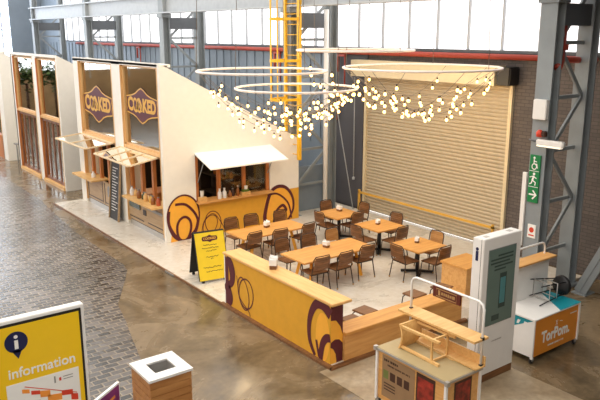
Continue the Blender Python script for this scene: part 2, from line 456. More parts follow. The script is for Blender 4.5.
p = MB(M['red']); p.tube([(5.2, -8.5, 9), (5.2, -8.5, 5.2), (4.95, -8.62, 5.1)], .09, 10); p.tube([(5.2, -8.5, 5.25), (6.9, -8.3, 5.2)], .07); p.lathe([(.0, 0), (.14, 0), (.14, .12), (0, .12)], (5.2, -8.5, 5.45)); p.build('riser_pipe', None, 'thick red pipe rising vertically between the legs of the right column', 'pipe')

# ladder with cage
lad = thing('caged_ladder', 'yellow caged access ladder climbing the column behind the hanging lights', 'ladder', (4.4, .05, 2.0))
yA, yB, X0 = -.37, .32, .0
MB(M['ladder']).box(X0-.04, X0+.05, yA-.06, yA+.06, 0, 6.5).build('stringer', lad)
MB(M['ladder']).box(X0-.04, X0+.05, yB-.035, yB+.035, 0, 6.5).build('stringer', lad)
for k in range(21): MB(M['ladder']).tube([(X0, yA, .15+k*.3), (X0, yB, .15+k*.3)], .014, 6).build('rung', lad)
for z in (1.85, 3.0, 4.2, 5.4):
    a = [(X0+.0-.78*math.sin(PI*k/12), (yA+yB)/2-.36*math.cos(PI*k/12), z) for k in range(13)]
    h = MB(M['ladder'])
    for q in range(12): h.bar(a[q], a[q+1], .015, .08)
    h.build('cage_hoop', lad)
for k in (4, 6, 8):
    x, yy = X0-.77*math.sin(PI*k/12), (yA+yB)/2-.355*math.cos(PI*k/12)
    MB(M['ladder']).box(x-.014, x+.014, yy-.014, yy+.014, 1.8, 6.5).build('cage_bar', lad)

# roller shutter, housing, rail, chain
sh = thing('roller_shutter', 'large beige ribbed roller shutter door at the back of the seating area', 'shutter', (7.1, -3.2, .05))
b = MB(M['shutter'])
prof = []
z = 0
while z < 4.45:
    prof += [(0, z), (-.035, z+.03), (-.035, z+.065), (0, z+.095)]; z += .105
vs = [(x, yy, zz) for yy in (-2.72, 2.78) for x, zz in prof]; n = len(prof)
b.faces(vs, [(i, i+1, n+i+1, n+i) for i in range(n-1)])
b.build('curtain', sh)
for yy in (-2.78, 2.8): MB(M['housing']).box(-.09, .0, yy-.05, yy+.05, 0, 4.5).build('guide_rail', sh)
b = MB(M['housing']); b.box(-.45, .0, -2.5, 3.12, 4.42, 4.92); b.build('housing', sh)
b = MB(M['black']); b.box(-.42, .0, -2.95, -2.53, 4.44, 4.9, bev=.03); b.build('motor', sh)
r = thing('barrier_rail', 'thin yellow barrier rail across the lower part of the roller shutter', 'rail', (6.85, -3.1, .05))
MB(M['gold']).box(-.03, .03, -2.75, 2.75, .58, .64).build('rail_bar', r)
for yy in (-2.72, 2.72): MB(M['gold']).box(-.03, .03, yy-.03, yy+.03, 0, .7).build('post', r)
b = MB(M['steelL']); b.tube([(6.9, .0, 4.4), (6.9, -.02, 1.12)], .018, 6); b.lathe([(.0, 0), (.05, .02), (.05, .1), (0, .13)], (6.9, -.02, 1.0)); b.build('pull_cord', None, 'pale hand cord with end weight hanging left of the roller shutter', 'cord')
b = MB(M['steelL']); b.tube([(6.3, .45, 4.4), (6.75, -.2, .05)], .018, 6); b.build('stay_wire', None, 'thin slanting pale stay wire between the column and the shutter', 'wire')
b = MB(M['white2']); b.tube([(5.62, -.1, 0.05), (5.62, -.1, 6.5)], .075, 12); b.build('downpipe', None, 'pale vertical downpipe standing right of the yellow ladder', 'pipe')
b = MB(M['copper']); b.box(6.86, 7.06, 1.0, 1.5, 2.9, 3.75, bev=.03); b.tube([(6.9, 1.25, 3.75), (6.9, 1.25, 5.1)], .03); b.build('hose_cabinet', None, 'rust orange hose cabinet on the wall behind the ladder column', 'cabinet')
b = MB(M['bluegrey']); b.box(5.0, 5.12, .62, .7, .05, 1.6); b.box(5.12, 6.3, .62, .68, .05, 1.55); b.build('low_partition', None, 'low grey partition panel between the legs of the ladder column', 'panel')

# ------------------------------------------------------------------ cafe building (facade X=0, side wall Y=0)
ROOF = lambda x: 5.02-.52*x
cafe = thing('cafe_building', 'white sloped-roof cafe pavilion with plum badges on its tall windows', 'building', (0, 0, .05))
def side_wall(yF, yBk, parent, hatch):
    b = MB(M['white']); P = frame((0, yF, -.05), (1, 0, 0), (0, 0, 1))   # normal = -Y
    P2 = P.copy(); d = -(yBk-yF)
    top = lambda x: ROOF(x)
    if hatch:
        for poly in ([(0, .05), (.98, .05), (.98, top(.98)), (0, top(0))], [(.98, 2.46), (3.52, 2.46), (3.52, top(3.52)), (.98, top(.98))],
                     [(3.52, .05), (4.62, .05), (4.62, top(4.62)), (3.52, top(3.52))], [(.98, .05), (3.52, .05), (3.52, 1.06), (.98, 1.06)]): b.prism(poly, P, d)
    else: b.prism([(0, .05 if False else .05), (4.62, .05), (4.62, top(4.62)), (0, top(0))], P, d)
    return b, P
b, P = side_wall(0, .12, cafe, True)
Y1, Y2, PL = M['yellow'], M['orange_y'], M['plum']
def fillp(poly, m, off): b.faces([P @ Vector((u, v, off)) for u, v in poly], [tuple(range(len(poly)))], m)
fillp([(.9, .05), (4.62, .05), (4.62, 1.05), (.9, 1.05)], Y1, .004)
fillp(ell(.55, .68, .5, .68, 36, wob=.03), Y2, .006)
fillp([(.12, .05), (.9, .05), (.9, .6), (.2, .5)], Y2, .0065)
fillp([q for q in ell(3.86, .55, .56, .68, 36) if q[1] > .05], Y2, .006)
b.ribbon(ell(.55, .7, .5, .68, 40, wob=.03), .05, P, PL, .009, True)
b.ribbon(curve([(.3, 1.12), (.62, 1.08), (.9, .8), (1.0, .5), (.9, .2), (.82, .07)]), .075, P, PL, .010)
b.ribbon(curve([(.1, .95), (.08, .6), (.22, .28), (.4, .07)]), .09, P, PL, .011)
b.ribbon(ell(.55, .38, .22, .36, 30, wob=.04, rot=-.1), .075, P, PL, .012, True)
b.ribbon(curve([(1.0, .6), (.9, .3), (.62, .06)]), .06, P, PL, .013)
b.ribbon(ell(1.5, .42, .26, .34, 30, rot=.2), .025, P, PL, .009, True)
b.ribbon(ell(1.4, .36, .22, .3, 30, rot=-.5), .022, P, PL, .010, True)
b.ribbon(curve([(1.1, .1), (1.2, .5), (1.5, .68), (1.75, .4), (1.9, .1)]), .02, P, PL, .011)
b.ribbon(curve([(3.35, .06), (3.32, .35), (3.5, .95), (3.75, 1.17), (4.1, 1.12), (4.36, .8), (4.4, .4), (4.2, .06)]), .11, P, PL, .009, taper=lambda t: 1.3-.7*t)
b.ribbon(curve([(3.42, .95), (3.8, .95), (4.2, .6), (4.33, .1)]), .06, P, PL, .010)
b.ribbon(curve([(3.65, .06), (3.75, .4), (3.98, .56), (4.12, .42), (4.1, .36)]), .09, P, PL, .011)
b.build('side_wall', cafe)

def clad_roof(y0, y1, parent):
    b = MB(M['white']); P = frame((0, y0, -.05), (1, 0, 0), (0, 0, 1))
    b.prism([(0, ROOF(0)-.1), (4.62, ROOF(4.62)-.1), (4.62, ROOF(4.62)), (0, ROOF(0))], P, -(y1-y0)); b.build('roof', parent)

RX = .11
def bay(parent, y0, y1, zs, low, badge, jamb):
    """window bay between y0 and y1; zs sill of upper window; all z relative to the platform"""
    # recess lining
    b = MB(jamb); b.box(-.01, RX, y1-.03, y1, .12, 4.85); b.build('jamb', parent)
    b = MB(M['timber']); b.box(-.01, RX, y0, y0+.04, .12, 4.85); b.build('jamb', parent)
    MB(M['timber']).box(.0, RX+.04, y0, y1, zs-.09, zs).build('sill', parent)
    wf = MB(M['timber'])
    for a, c in ((y0+.04, y0+.085), (y1-.085, y1-.03)): wf.box(RX-.06, RX+.03, a, c, zs, 4.84)
    wf.box(RX-.06, RX+.03, y0+.04, y1-.03, 4.8, 4.84); wf.box(RX-.06, RX+.03, y0+.04, y1-.03, zs, zs+.05)
    wf = wf.build('window_frame', parent)
    gm = MB(M['glassW']); gm.box(RX, RX+.012, y0+.085, y1-.085, zs+.05, 4.8); gm.build('pane', wf)
    if badge:
        cy, cz = badge; Pb = frame((RX-.012, cy, cz), (0, -1, 0), (0, 0, 1)); Pb2 = Pb.copy()
        q = MB(M['plum'])
        def shape(k):
            pts = [(-.93, 0), (-.90, .16), (-.91, .30), (-.76, .33), (-.55, .37), (-.34, .45), (-.15, .59), (0, .66), (.15, .59), (.34, .45), (.55, .37), (.76, .33), (.91, .30), (.90, .16), (.93, 0)]
            pts = [(x*k, z*.66*k) for x, z in pts]
            return pts+[(x, -z) for x, z in pts[-2:0:-1]]
        sc = (y1-y0-.16)/1.95
        q.T = Matrix.Identity(4)
        Pm = Pb @ Matrix.Diagonal((sc, sc, 1, 1))
        q.prism(shape(1), Pm, .006)
        q.ribbon([*shape(.95)], .03, Pm, M['gold'], .008, True)
        Pt = Pm @ Matrix.Translation((0, 0, .007)); q.text('C', .44, Pt, M['gold'], -.64, -.0, .001, .02); q.text('KED', .42, Pt, M['gold'], .42, -.0, .001, .02, squash=.9)
        for dx in (-.28, -.08): q.ribbon(ell(dx-.07, 0, .11, .15, 20, rot=.2), .06, Pm, M['gold'], .009, True)
        q.ribbon(ell(-.22, .0, .07, .17, 18, rot=-.5), .03, Pm, M['gold'], .010, True); q.ribbon(ell(-.06, .02, .06, .17, 18, rot=.5), .03, Pm, M['gold'], .011, True)
        q.build('badge', wf)

for a, c in ((-.0, .1), (2.64, 3.3), (6.2, 6.66)):
    b = MB(M['white']); b.box(0, .5, max(a, .12), c, .0, 4.93) if a > .1 else b.box(0, .3, .12, .13, 0, 4.9)
    b.build('pillar', cafe)
b = MB(M['white']); b.box(0, .4, .12, 6.66, 4.85, 4.93); b.build('fascia', cafe)
clad_roof(0.125, 6.66, cafe)
bay(cafe, .13, 2.64, 2.5, None, (1.42, 3.72), M['timber'])
bay(cafe, 3.3, 6.2, 2.5, None, (4.85, 3.5), M['timber'])
# rear wall, interior
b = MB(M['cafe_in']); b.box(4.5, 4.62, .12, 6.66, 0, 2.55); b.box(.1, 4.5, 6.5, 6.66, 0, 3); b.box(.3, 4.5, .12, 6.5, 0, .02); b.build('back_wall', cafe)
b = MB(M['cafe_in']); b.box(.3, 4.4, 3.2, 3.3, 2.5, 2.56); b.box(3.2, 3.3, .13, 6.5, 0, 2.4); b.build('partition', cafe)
# lower counters: bay 2 and bay 1
def lower(parent, y0, y1, shelf, muls, name):
    b = MB(M['greyply']); b.box(.03, .1, y0+.02, y1-.02, .2, .97); 
    b.build('counter_panel', parent)
    b = MB(M['metal']); b.box(.06, .12, y0+.02, y1-.02, 0, .2); b.box(.055, .06, y0+.02, y1-.02, .16, .2, M['dkmetal']); b.build('skirting', parent)
    b = MB(M['palewood']); b.box(-.34, .3, shelf[0], shelf[1], .97, 1.02); b.build('counter_shelf', parent)
    for yy in muls: MB(M['timber_red']).box(.1, .2, yy-.06, yy+.06, .97, 2.38).build('mullion', parent)
lower(cafe, .13, 2.62, (.16, 2.25), (.95, 1.72, 2.5), '')
lower(cafe, 3.3, 6.2, (4.75, 6.6), (4.3, 5.05, 5.75), '')
b = MB(M['galv']); b.box(.005, .03, .22, 1.2, .72, .8); b.build('drawer_handle', cafe)
b = MB(M['dkmetal']); b.box(.01, .03, 1.35, 1.55, .5, .66); b.build('vent', cafe)
for z in (.3,): MB(M['dkmetal']).box(.022, .03, .2, 1.25, z, z+.03).build('drawer_gap', cafe)
MB(M['dkmetal']).box(.022, .03, 1.55, 2.55, .28, .31).build('drawer_gap', cafe)
MB(M['bottle']).box(.0, .035, 1.75, 2.5, .6, .95).build('display_window', cafe)
for a, c in ((4.75, 6.05), (3.45, 4.55)):
    b = MB(M['dkmetal'])
    for e in (a, c): b.box(.02, .03, e-.015, e+.015, .25, .95)
    b.box(.02, .03, a, c, .27, .3); b.build('door_gap', cafe)
b = MB(M['galv']); b.box(-.03, .04, 3.5, 4.2, .55, .9, bev=.02); b.build('display_window', cafe)
# raised timber-framed flaps
def flap(parent, y0, y1, n, xo, z0, z1, skew):
    fr = MB(M['palepaint'])
    L = lambda t, yy: (t*xo, yy+skew*t, z0+(z1-z0)*t)
    for t in (.02, 1): fr.bar(L(t, y0), L(t, y1), .05, .04)
    for k in range(n+1):
        yy = y0+(y1-y0)*k/n; fr.bar(L(0, yy), L(1, yy), .05, .04)
    fr = fr.build('flap_frame', parent)
    for k in range(n):
        a, c = y0+(y1-y0)*k/n+.04, y0+(y1-y0)*(k+1)/n-.04
        g = MB(M['glassF']); g.faces([L(.05, a), L(.05, c), L(.96, c), L(.96, a)], [(0, 1, 2, 3)]); g.build('flap_pane', fr)
flap(cafe, .35, 2.9, 3, -.85, 2.38, 2.24, 0)
flap(cafe, 3.5, 6.3, 2, -.85, 2.4, 2.28, .15)
for z0 in (2.36,):
    b = MB(M['brown']); b.box(0.0, .22, .13, 2.62, z0, 2.4); b.box(0, .22, 3.3, 6.2, z0, 2.4); b.build('transom', cafe)
# service hatch
hf = MB(M['timber_red'])
for x in (1.03, 1.76, 2.62, 3.46): hf.box(x-.05, x+.05, .03, .12, 1.05, 2.4)
hf.box(.98, 3.52, .03, .12, 2.33, 2.41); hf = hf.build('hatch_frame', cafe)
b = MB(M['glassH'])
b.box(1.82, 2.56, .07, .08, 1.05, 2.33); b.box(2.68, 3.4, .07, .08, 1.05, 2.33); b.build('hatch_pane', hf)
b = MB(M['ply']); b.box(.96, 3.54, -.22, .3, 1.01, 1.06, bev=.012); b.build('hatch_counter', cafe)
b = MB(M['awn']); b.faces([(.96, -.0, 2.47), (3.56, 0, 2.47), (3.56, -.92, 2.16), (.96, -.92, 2.16), (.96, -.0, 2.43), (3.56, 0, 2.43), (3.56, -.92, 2.12), (.96, -.92, 2.12)],
    [(0, 1, 2, 3), (7, 6, 5, 4), (0, 4, 5, 1), (1, 5, 6, 2), (2, 6, 7, 3), (3, 7, 4, 0)]); aw = b.build('awning', cafe)
for x in (1.05, 3.45): MB(M['steelL']).tube([(x, -.4, 2.3), (x, 0.02, 1.6)], .012, 6).build('strut', aw)
# interior furniture
b = MB(M['timber_red']); b.box(.5, 2.0, 2.2, 2.9, .05, .95); b.box(.45, 2.05, 2.15, 2.95, .95, 1.0); b.build('prep_counter', None, 'brown timber prep counter inside the cafe behind the hatch', 'counter')
sh = thing('shelf_unit', 'dark shelf unit against the partition inside the cafe', 'shelf', (2.95, 2.0, .07))
for z in (.0, .6, 1.2, 1.8): MB(M['cafe_in']).box(-.2, .2, -1.2, 1.0, z, z+.04).build('shelf', sh)
for yy in (-1.2, .97): MB(M['cafe_in']).box(-.2, .2, yy, yy+.03, 0, 2.0).build('side_panel', sh)
for k in range(7):
    b = MB(M['jar'] if k % 2 else M['bottle']); b.lathe([(.05, 0), (.055, .04), (.055, .16), (.03, .2), (.03, .24)], (0, 0, 0)); o = b.build('storage_jar', None, 'jar on the dark shelf inside the cafe', 'jar', 'jars on the inside shelf'); o.location = (2.92, 1.0+k*.26, 1.31)
pl = thing('potted_plant', 'small yellow-green plant on a pot behind the right hatch pane', 'plant', (3.0, .55, 1.06))
MB(M['jar']).lathe([(.06, 0), (.08, .14), (.07, .14)]).build('pot', pl)
b = MB(M['leaf'])
for k in range(40):
    a, e = random.random()*2*PI, random.uniform(.3, 1.3); l = random.uniform(.12, .26)
    dx, dy, dz = math.cos(a)*math.cos(e), math.sin(a)*math.cos(e), math.sin(e)
    c = Vector((dx, dy, dz))*l+Vector((0, 0, .14)); s_ = Vector((-dy, dx, 0)).normalized()*.035
    b.faces([Vector((0, 0, .14)), c*.6+s_+Vector((0, 0, .05)), c, c*.6-s_+Vector((0, 0, .05))], [(0, 1, 2, 3)])
b.build('foliage', pl)
MB(M['cafe_in']).box(2.75, 3.17, .3, .8, .07, 1.06).build('plant_stand', None, 'dark cabinet carrying the plant inside the hatch', 'cabinet')
# counter items
def bottle(x, yy, z, h, r, m, lab, cat='bottle', name='bottle', cap=None):
    t = thing(name, lab, cat, (x, yy, z))
    MB(m).lathe([(r*.95, 0), (r, .02), (r, h*.6), (r*.45, h*.78), (r*.42, h*.94)], seg=12).build('body', t)
    MB(cap or M['white2']).lathe([(r*.5, h*.94), (r*.5, h), (r*.2, h*1.02)], seg=10).build('cap', t)
    return t
HZ = 1.11
bottle(1.70, -.08, HZ, .3, .06, M['white2'], 'left of the two white bottles by the first post on the hatch counter')
bottle(1.86, -.08, HZ, .3, .06, M['white2'], 'right of the two white bottles by the first post on the hatch counter')
bottle(2.06, -.05, HZ, .2, .06, M['jar'], 'amber jar right of the white bottles on the hatch counter', 'jar', 'jar', M['jar'])
bottle(2.34, -.04, HZ, .3, .05, M['jar'], 'tall amber bottle near the middle of the hatch counter')
bottle(2.2, .02, HZ, .22, .06, M['dkbrown'], 'dark brown jar behind the amber bottle on the hatch counter', 'jar', 'jar', M['galv'])
t = thing('cup_stack', 'white paper cup stack in a small box at the left end of the hatch counter', 'cups', (1.12, -.08, HZ))
MB(M['palewood']).box(-.1, .12, -.08, .08, 0, .13).build('box', t); MB(M['white2']).lathe([(.04, .13), (.05, .2), (.055, .3), (.07, .31)], (0, 0, 0)).build('cup', t)
t = thing('napkin_box', 'wooden box with green packets and white cup by the second hatch post', 'box', (2.58, -.08, HZ))
MB(M['palewood']).box(-.14, .14, -.07, .07, 0, .1).build('box', t); MB(M['leaf']).box(-.11, .1, -.05, .05, .1, .17).build('packet', t); MB(M['white2']).lathe([(.04, .1), (.055, .27)], (.02, 0, 0)).build('cup', t)
# items on facade counter
for k, (yy, h, m, lab) in enumerate(((2.05, .28, M['white2'], 'white bottle at the left end of the shopfront counter'), (1.9, .22, M['palewood'], 'pale jar second from the left end of the shopfront counter'),
        (1.55, .26, M['jar'], 'amber jar at the centre of the shopfront counter'), (1.35, .22, M['bottle'], 'green jar right of centre on the shopfront counter'),
        (1.1, .26, M['palewood'], 'tall pale jar right of the green jar on the shopfront counter'), (.85, .22, M['gold'], 'yellow jar third from the right end of the shopfront counter'), (.6, .25, M['jar'], 'amber jar second from the right end of the shopfront counter'), (.38, .24, M['copper'], 'orange jar at the right end of the shopfront counter'))):
    bottle(-.08+.06*(k % 2), yy, 1.07, h, .065, m, lab, 'bottle' if k == 0 else 'jar', 'bottle' if k == 0 else 'condiment_jar', M['galv'])
bottle(-.05, 5.3, 1.07, .2, .07, M['white2'], 'white tub on the far shopfront counter', 'tub', 'tub')

# leaning menu blackboard
t = thing('menu_blackboard', 'tall narrow black menu board leaning on the white pillar between the shop counters', 'sign', (-.2, 3.3, .05))
b = MB(M['slate']); b.faces([(.0, -.36, 0), (.0, .36, 0), (.17, .36, 1.82), (.17, -.36, 1.82), (.04, -.36, 0), (.04, .36, 0), (.2, .36, 1.82), (.2, -.36, 1.82)], [(0, 1, 2, 3), (7, 6, 5, 4), (0, 4, 5, 1), (1, 5, 6, 2), (2, 6, 7, 3), (3, 7, 4, 0)])
Pm = frame((.0, .0, 0), (0, -1, 0), (.17, 0, 1.82))
for k in range(16):
    b.ribbon([(-.25, 1.65-k*.09), (-.25+random.uniform(.25, .5), 1.65-k*.09)], .02, Pm, M['paper'], .004)
b.build('board', t)
b = MB(M['greyply']); b.bar((-.01, -.37, 0), (.165, -.37, 1.84), .03, .06); b.bar((-.01, .37, 0), (.165, .37, 1.84), .03, .06); b.build('frame', t)

# ------------------------------------------------------------------ further pavilion
pav = thing('far_pavilion', 'second white pavilion further left with timber-framed glass doors', 'building', (0, 0, 0))
b = MB(M['white']); Pp = frame((0, 8.4, 0), (1, 0, 0), (0, 0, 1)); b.prism([(0, 0), (4.6, 0), (4.6, ROOF(4.6)), (0, ROOF(0))], Pp, -.12); b.build('side_wall', pav)
b = MB(M['white']); Pp = frame((0, 14.4, 0), (1, 0, 0), (0, 0, 1)); b.prism([(0, 0), (4.6, 0), (4.6, ROOF(4.6)), (0, ROOF(0))], Pp, -.12); b.build('side_wall', pav)
b = MB(M['white']); Pp = frame((0, 8.525, 0), (1, 0, 0), (0, 0, 1)); b.prism([(0, ROOF(0)-.1), (4.6, ROOF(4.6)-.1), (4.6, ROOF(4.6)), (0, ROOF(0))], Pp, -5.87); b.build('roof', pav)
for a, c in ((10.95, 11.4), (14.2, 14.52)): MB(M['white']).box(0, .4, a, c, 0, 4.93).build('pillar', pav)
def pavbay(y0, y1):
    bay(pav, y0, y1, 2.65, None, None, M['timber_red'])
    b = MB(M['palewood']); b.box(-.06, .24, y0, y1, 0, .12); b.build('threshold', pav)
    fr = MB(M['mauvewood'])
    n = 4
    for k in range(n+1):
        yy = y0+.06+(y1-y0-.12)*k/n; fr.box(RX-.04, RX+.02, yy-.035, yy+.035, .12, 2.53)
    fr.box(RX-.04, RX+.02, y0+.05, y1-.05, .12, .24); fr.box(RX-.04, RX+.02, y0+.05, y1-.05, 2.44, 2.53)
    fr = fr.build('glazed_door', pav)
    g = MB(M['glassF']); g.box(RX-.01, RX, y0+.06, y1-.06, .24, 2.44); g.build('pane', fr)
pavbay(8.53, 10.95); pavbay(11.4, 14.2)
b = MB(M['cafe_in']); b.box(3.0, 3.1, 8.53, 14.4, 0, 3.3); b.build('partition', pav)
for k, yy in enumerate((9.6, 12.6)):
    t = thing('display_table', ('pale display table inside the near glass doors of the far pavilion', 'pale display table inside the far glass doors of the far pavilion')[k], 'table', (1.6, yy, 0), 0)
    MB(M['palewood']).box(-.5, .5, -.6, .6, .72, .77).build('tabletop', t)
    for x in (-.45, .45):
        for q in (-.55, .55): MB(M['palewood']).box(x-.03, x+.03, q-.03, q+.03, 0, .72).build('leg', t)
# third pavilion: one fin and part of its front
p3 = thing('end_pavilion', 'third white pavilion cut off by the left edge of the picture', 'building', (0, 0, 0))
b = MB(M['white']); Pp = frame((0, 16.4, 0), (1, 0, 0), (0, 0, 1)); b.prism([(0, 0), (4.6, 0), (4.6, ROOF(4.6)), (0, ROOF(0))], Pp, -.2); b.build('side_wall', p3)
b = MB(M['white']); b.box(0, .3, 16.6, 17.1, 0, 4.93); b.box(0, .3, 21.5, 22, 0, 4.93); b.box(0, .3, 16.6, 22, 4.8, 5); b.build('pillar', p3)
b = MB(M['timber']); b.box(.0, .2, 17.1, 21.5, 2.5, 2.65); b.box(.0, .2, 17.1, 17.2, 0, 4.8); b.box(0, .2, 17.1, 21.5, 0, 1.1, M['timber_red']); b.build('window_frame', p3)
MB(M['glassW']).box(.1, .11, 17.2, 21.5, 1.1, 4.8).build('pane', p3)
b = MB(M['white']); Pp = frame((0, 16.605, 0), (1, 0, 0), (0, 0, 1)); b.prism([(0, ROOF(0)-.1), (4.6, ROOF(4.6)-.1), (4.6, ROOF(4.6)), (0, ROOF(0))], Pp, -5.4); b.build('roof', p3)
# pale bracket/bench in the gap
b = MB(M['galv']); b.box(.05, .5, 15.1, 15.5, .9, .95); b.box(.1, .15, 15.28, 15.32, 0.006, .9); b.box(.42, .47, 15.28, 15.32, .006, .9); b.build('small_table', None, 'small grey stand in the gap between the two left pavilions', 'table')

# ------------------------------------------------------------------ bar wall and bench
bar = thing('bar_counter', 'long mustard bar wall with plum swirls and a timber top enclosing the seating', 'counter', (0, 0, .05))
b = MB(M['yellow']); b.box(-.95, -.67, -8.42, -4.82, 0, 1.12); b.box(-.95, -.67, -4.82, -4.78, 0, 1.12, M['white'])
P = frame((-.95, 0, -.05), (0, -1, 0), (0, 0, 1)) @ Matrix.Diagonal((1, 1.11, 1, 1))
b.faces([P @ Vector((u, v, .003)) for u, v in [(q[0], q[1]) for q in ell(8.2, .45, .2, .42, 30) if q[0] < 8.42 and q[1] > .05]], [tuple(range(len([q for q in ell(8.2, .45, .2, .42, 30) if q[0] < 8.42 and q[1] > .05])))], Y2)
b.ribbon(curve([(4.9, 1.02), (5.03, .95), (5.12, .75), (5.08, .55), (4.88, .42), (4.94, .36), (5.02, .2), (4.95, .06)]), .2, P, PL, .005, taper=lambda t: .7+.5*math.sin(PI*2*t)**2)
b.ribbon([(4.895, 1.02), (4.895, .06)], .13, P, PL, .006)
b.ribbon(ell(5.65, .47, .27, .3, 30, rot=-.4), .03, P, PL, .005, True); b.ribbon(ell(5.55, .45, .2, .32, 30, rot=.3), .025, P, PL, .006, True)
b.ribbon(curve([(5.3, .75), (5.4, .35), (5.75, .15), (5.8, .06)]), .022, P, PL, .007)
b.ribbon(curve([(7.98, .06), (7.82, .3), (7.82, .65), (7.98, .94), (8.2, 1.0), (8.42, .9)]), .12, P, PL, .005, taper=lambda t: .6+1.1*t)
b.ribbon(curve([(8.02, .35), (8.1, .1), (8.2, .06)]), .06, P, PL, .006)
b.ribbon(curve([(8.14, .06), (8.2, .32), (8.3, .46), (8.42, .5)]), .14, P, PL, .007)
P = frame((-.95, -8.42, -.05), (1, 0, 0), (0, 0, 1)) @ Matrix.Diagonal((1, 1.11, 1, 1))
b.faces([P @ Vector((u, v, .003)) for u, v in ((0, .05), (.28, .05), (.28, 1.05), (0, 1.05))], [(0, 1, 2, 3)], PL)
b.faces([P @ Vector((u, v, .004)) for u, v in ((0, .8), (.12, .78), (.22, .66), (.28, .5), (.28, .36), (.2, .44), (.1, .46), (0, .42))], [tuple(range(8))], Y2)
b.faces([P @ Vector((u, v, .004)) for u, v in ((0, .05), (.14, .05), (.12, .2), (.06, .3), (0, .34))], [tuple(range(5))], Y2)
b.build('panel', bar)
b = MB(M['plyY']); b.box(-.98, -.52, -8.5, -4.76, 1.12, 1.17, bev=.01); b.build('bar_top', bar)
bn = thing('timber_bench', 'low plywood bench running right from the end of the bar wall', 'bench', (0, 0, .05))
b = MB(M['ply']); b.box(-.66, 2.5, -8.47, -8.42, 0, .5); b.box(2.42, 2.5, -8.42, -8.12, 0, .5); b.box(-.66, -.6, -8.42, -8.12, 0, .5); b.box(-.6, 2.42, -8.16, -8.12, 0, .5); b.build('front_panel', bn)
b = MB(M['table']); b.box(-.67, 2.55, -8.52, -8.08, .5, .56, bev=.008); b.build('bench_top', bn)
pb = thing('plywood_chest', 'plywood chest between the square tables and the white screen totem', 'chest', (3.95, -7.35, .05))
MB(M['ply']).box(-.42, .42, -.36, .36, 0, .62).build('body', pb); MB(M['table']).box(-.45, .45, -.39, .39, .62, .67).build('lid', pb)

# ------------------------------------------------------------------ tables
PZ = .05
def long_table(x0, x1, y0, y1, lab):
    cx, cy = (x0+x1)/2, (y0+y1)/2; hx, hy = (x1-x0)/2, (y1-y0)/2
    t = thing('long_table', lab, 'table', (cx, cy, PZ), 0, 'long dining tables')
    MB(M['table']).box(-hx, hx, -hy, hy, .68, .72, bev=.006).build('tabletop', t)
    for sx in (-1, 1):
        for sy in (-1, 1):
            MB(M['orange_y']).bar((sx*(hx-.3), sy*(hy-.16), 0), (sx*(hx-.42), sy*(hy-.28), .68), .07, .07).build('leg', t)
    MB(M['table']).box(-hx+.4, hx-.4, -.04, .04, .58, .68).build('apron', t)
long_table(.68, 2.72, -3.02, -2.12, 'long timber table nearest the yellow counter wall')
long_table(.76, 2.92, -5.4, -4.46, 'long timber table nearest the bar wall')
def sq_table(x, y, rz, s, lab, first=[None]):
    if first[0]: return dup(first[0], (x, y, PZ), rz, lab)
    t = thing('square_table', lab, 'table', (x, y, PZ), rz, 'square pedestal tables'); first[0] = t
    MB(M['table']).box(-s/2, s/2, -s/2, s/2, .68, .72, bev=.006).build('tabletop', t)
    b = MB(M['black']); b.tube([(0, 0, .05), (0, 0, .68)], .05, 10); b.box(-.2, .2, -.2, .2, .66, .68); b.build('pedestal', t)
    b = MB(M['black'])
    for k in range(4):
        a = PI/4+k*PI/2; b.bar((0, 0, .045), (.4*math.cos(a), .4*math.sin(a), .03), .07, .05)
    b.build('foot', t)
    return t
sq_table(4.27, -2.42, 0, .98, 'square timber table nearest the ladder column')
sq_table(4.33, -4.05, 0, .98, 'middle one of the three square timber tables')
sq_table(3.88, -5.9, 0, .98, 'square timber table nearest the white screen totem')

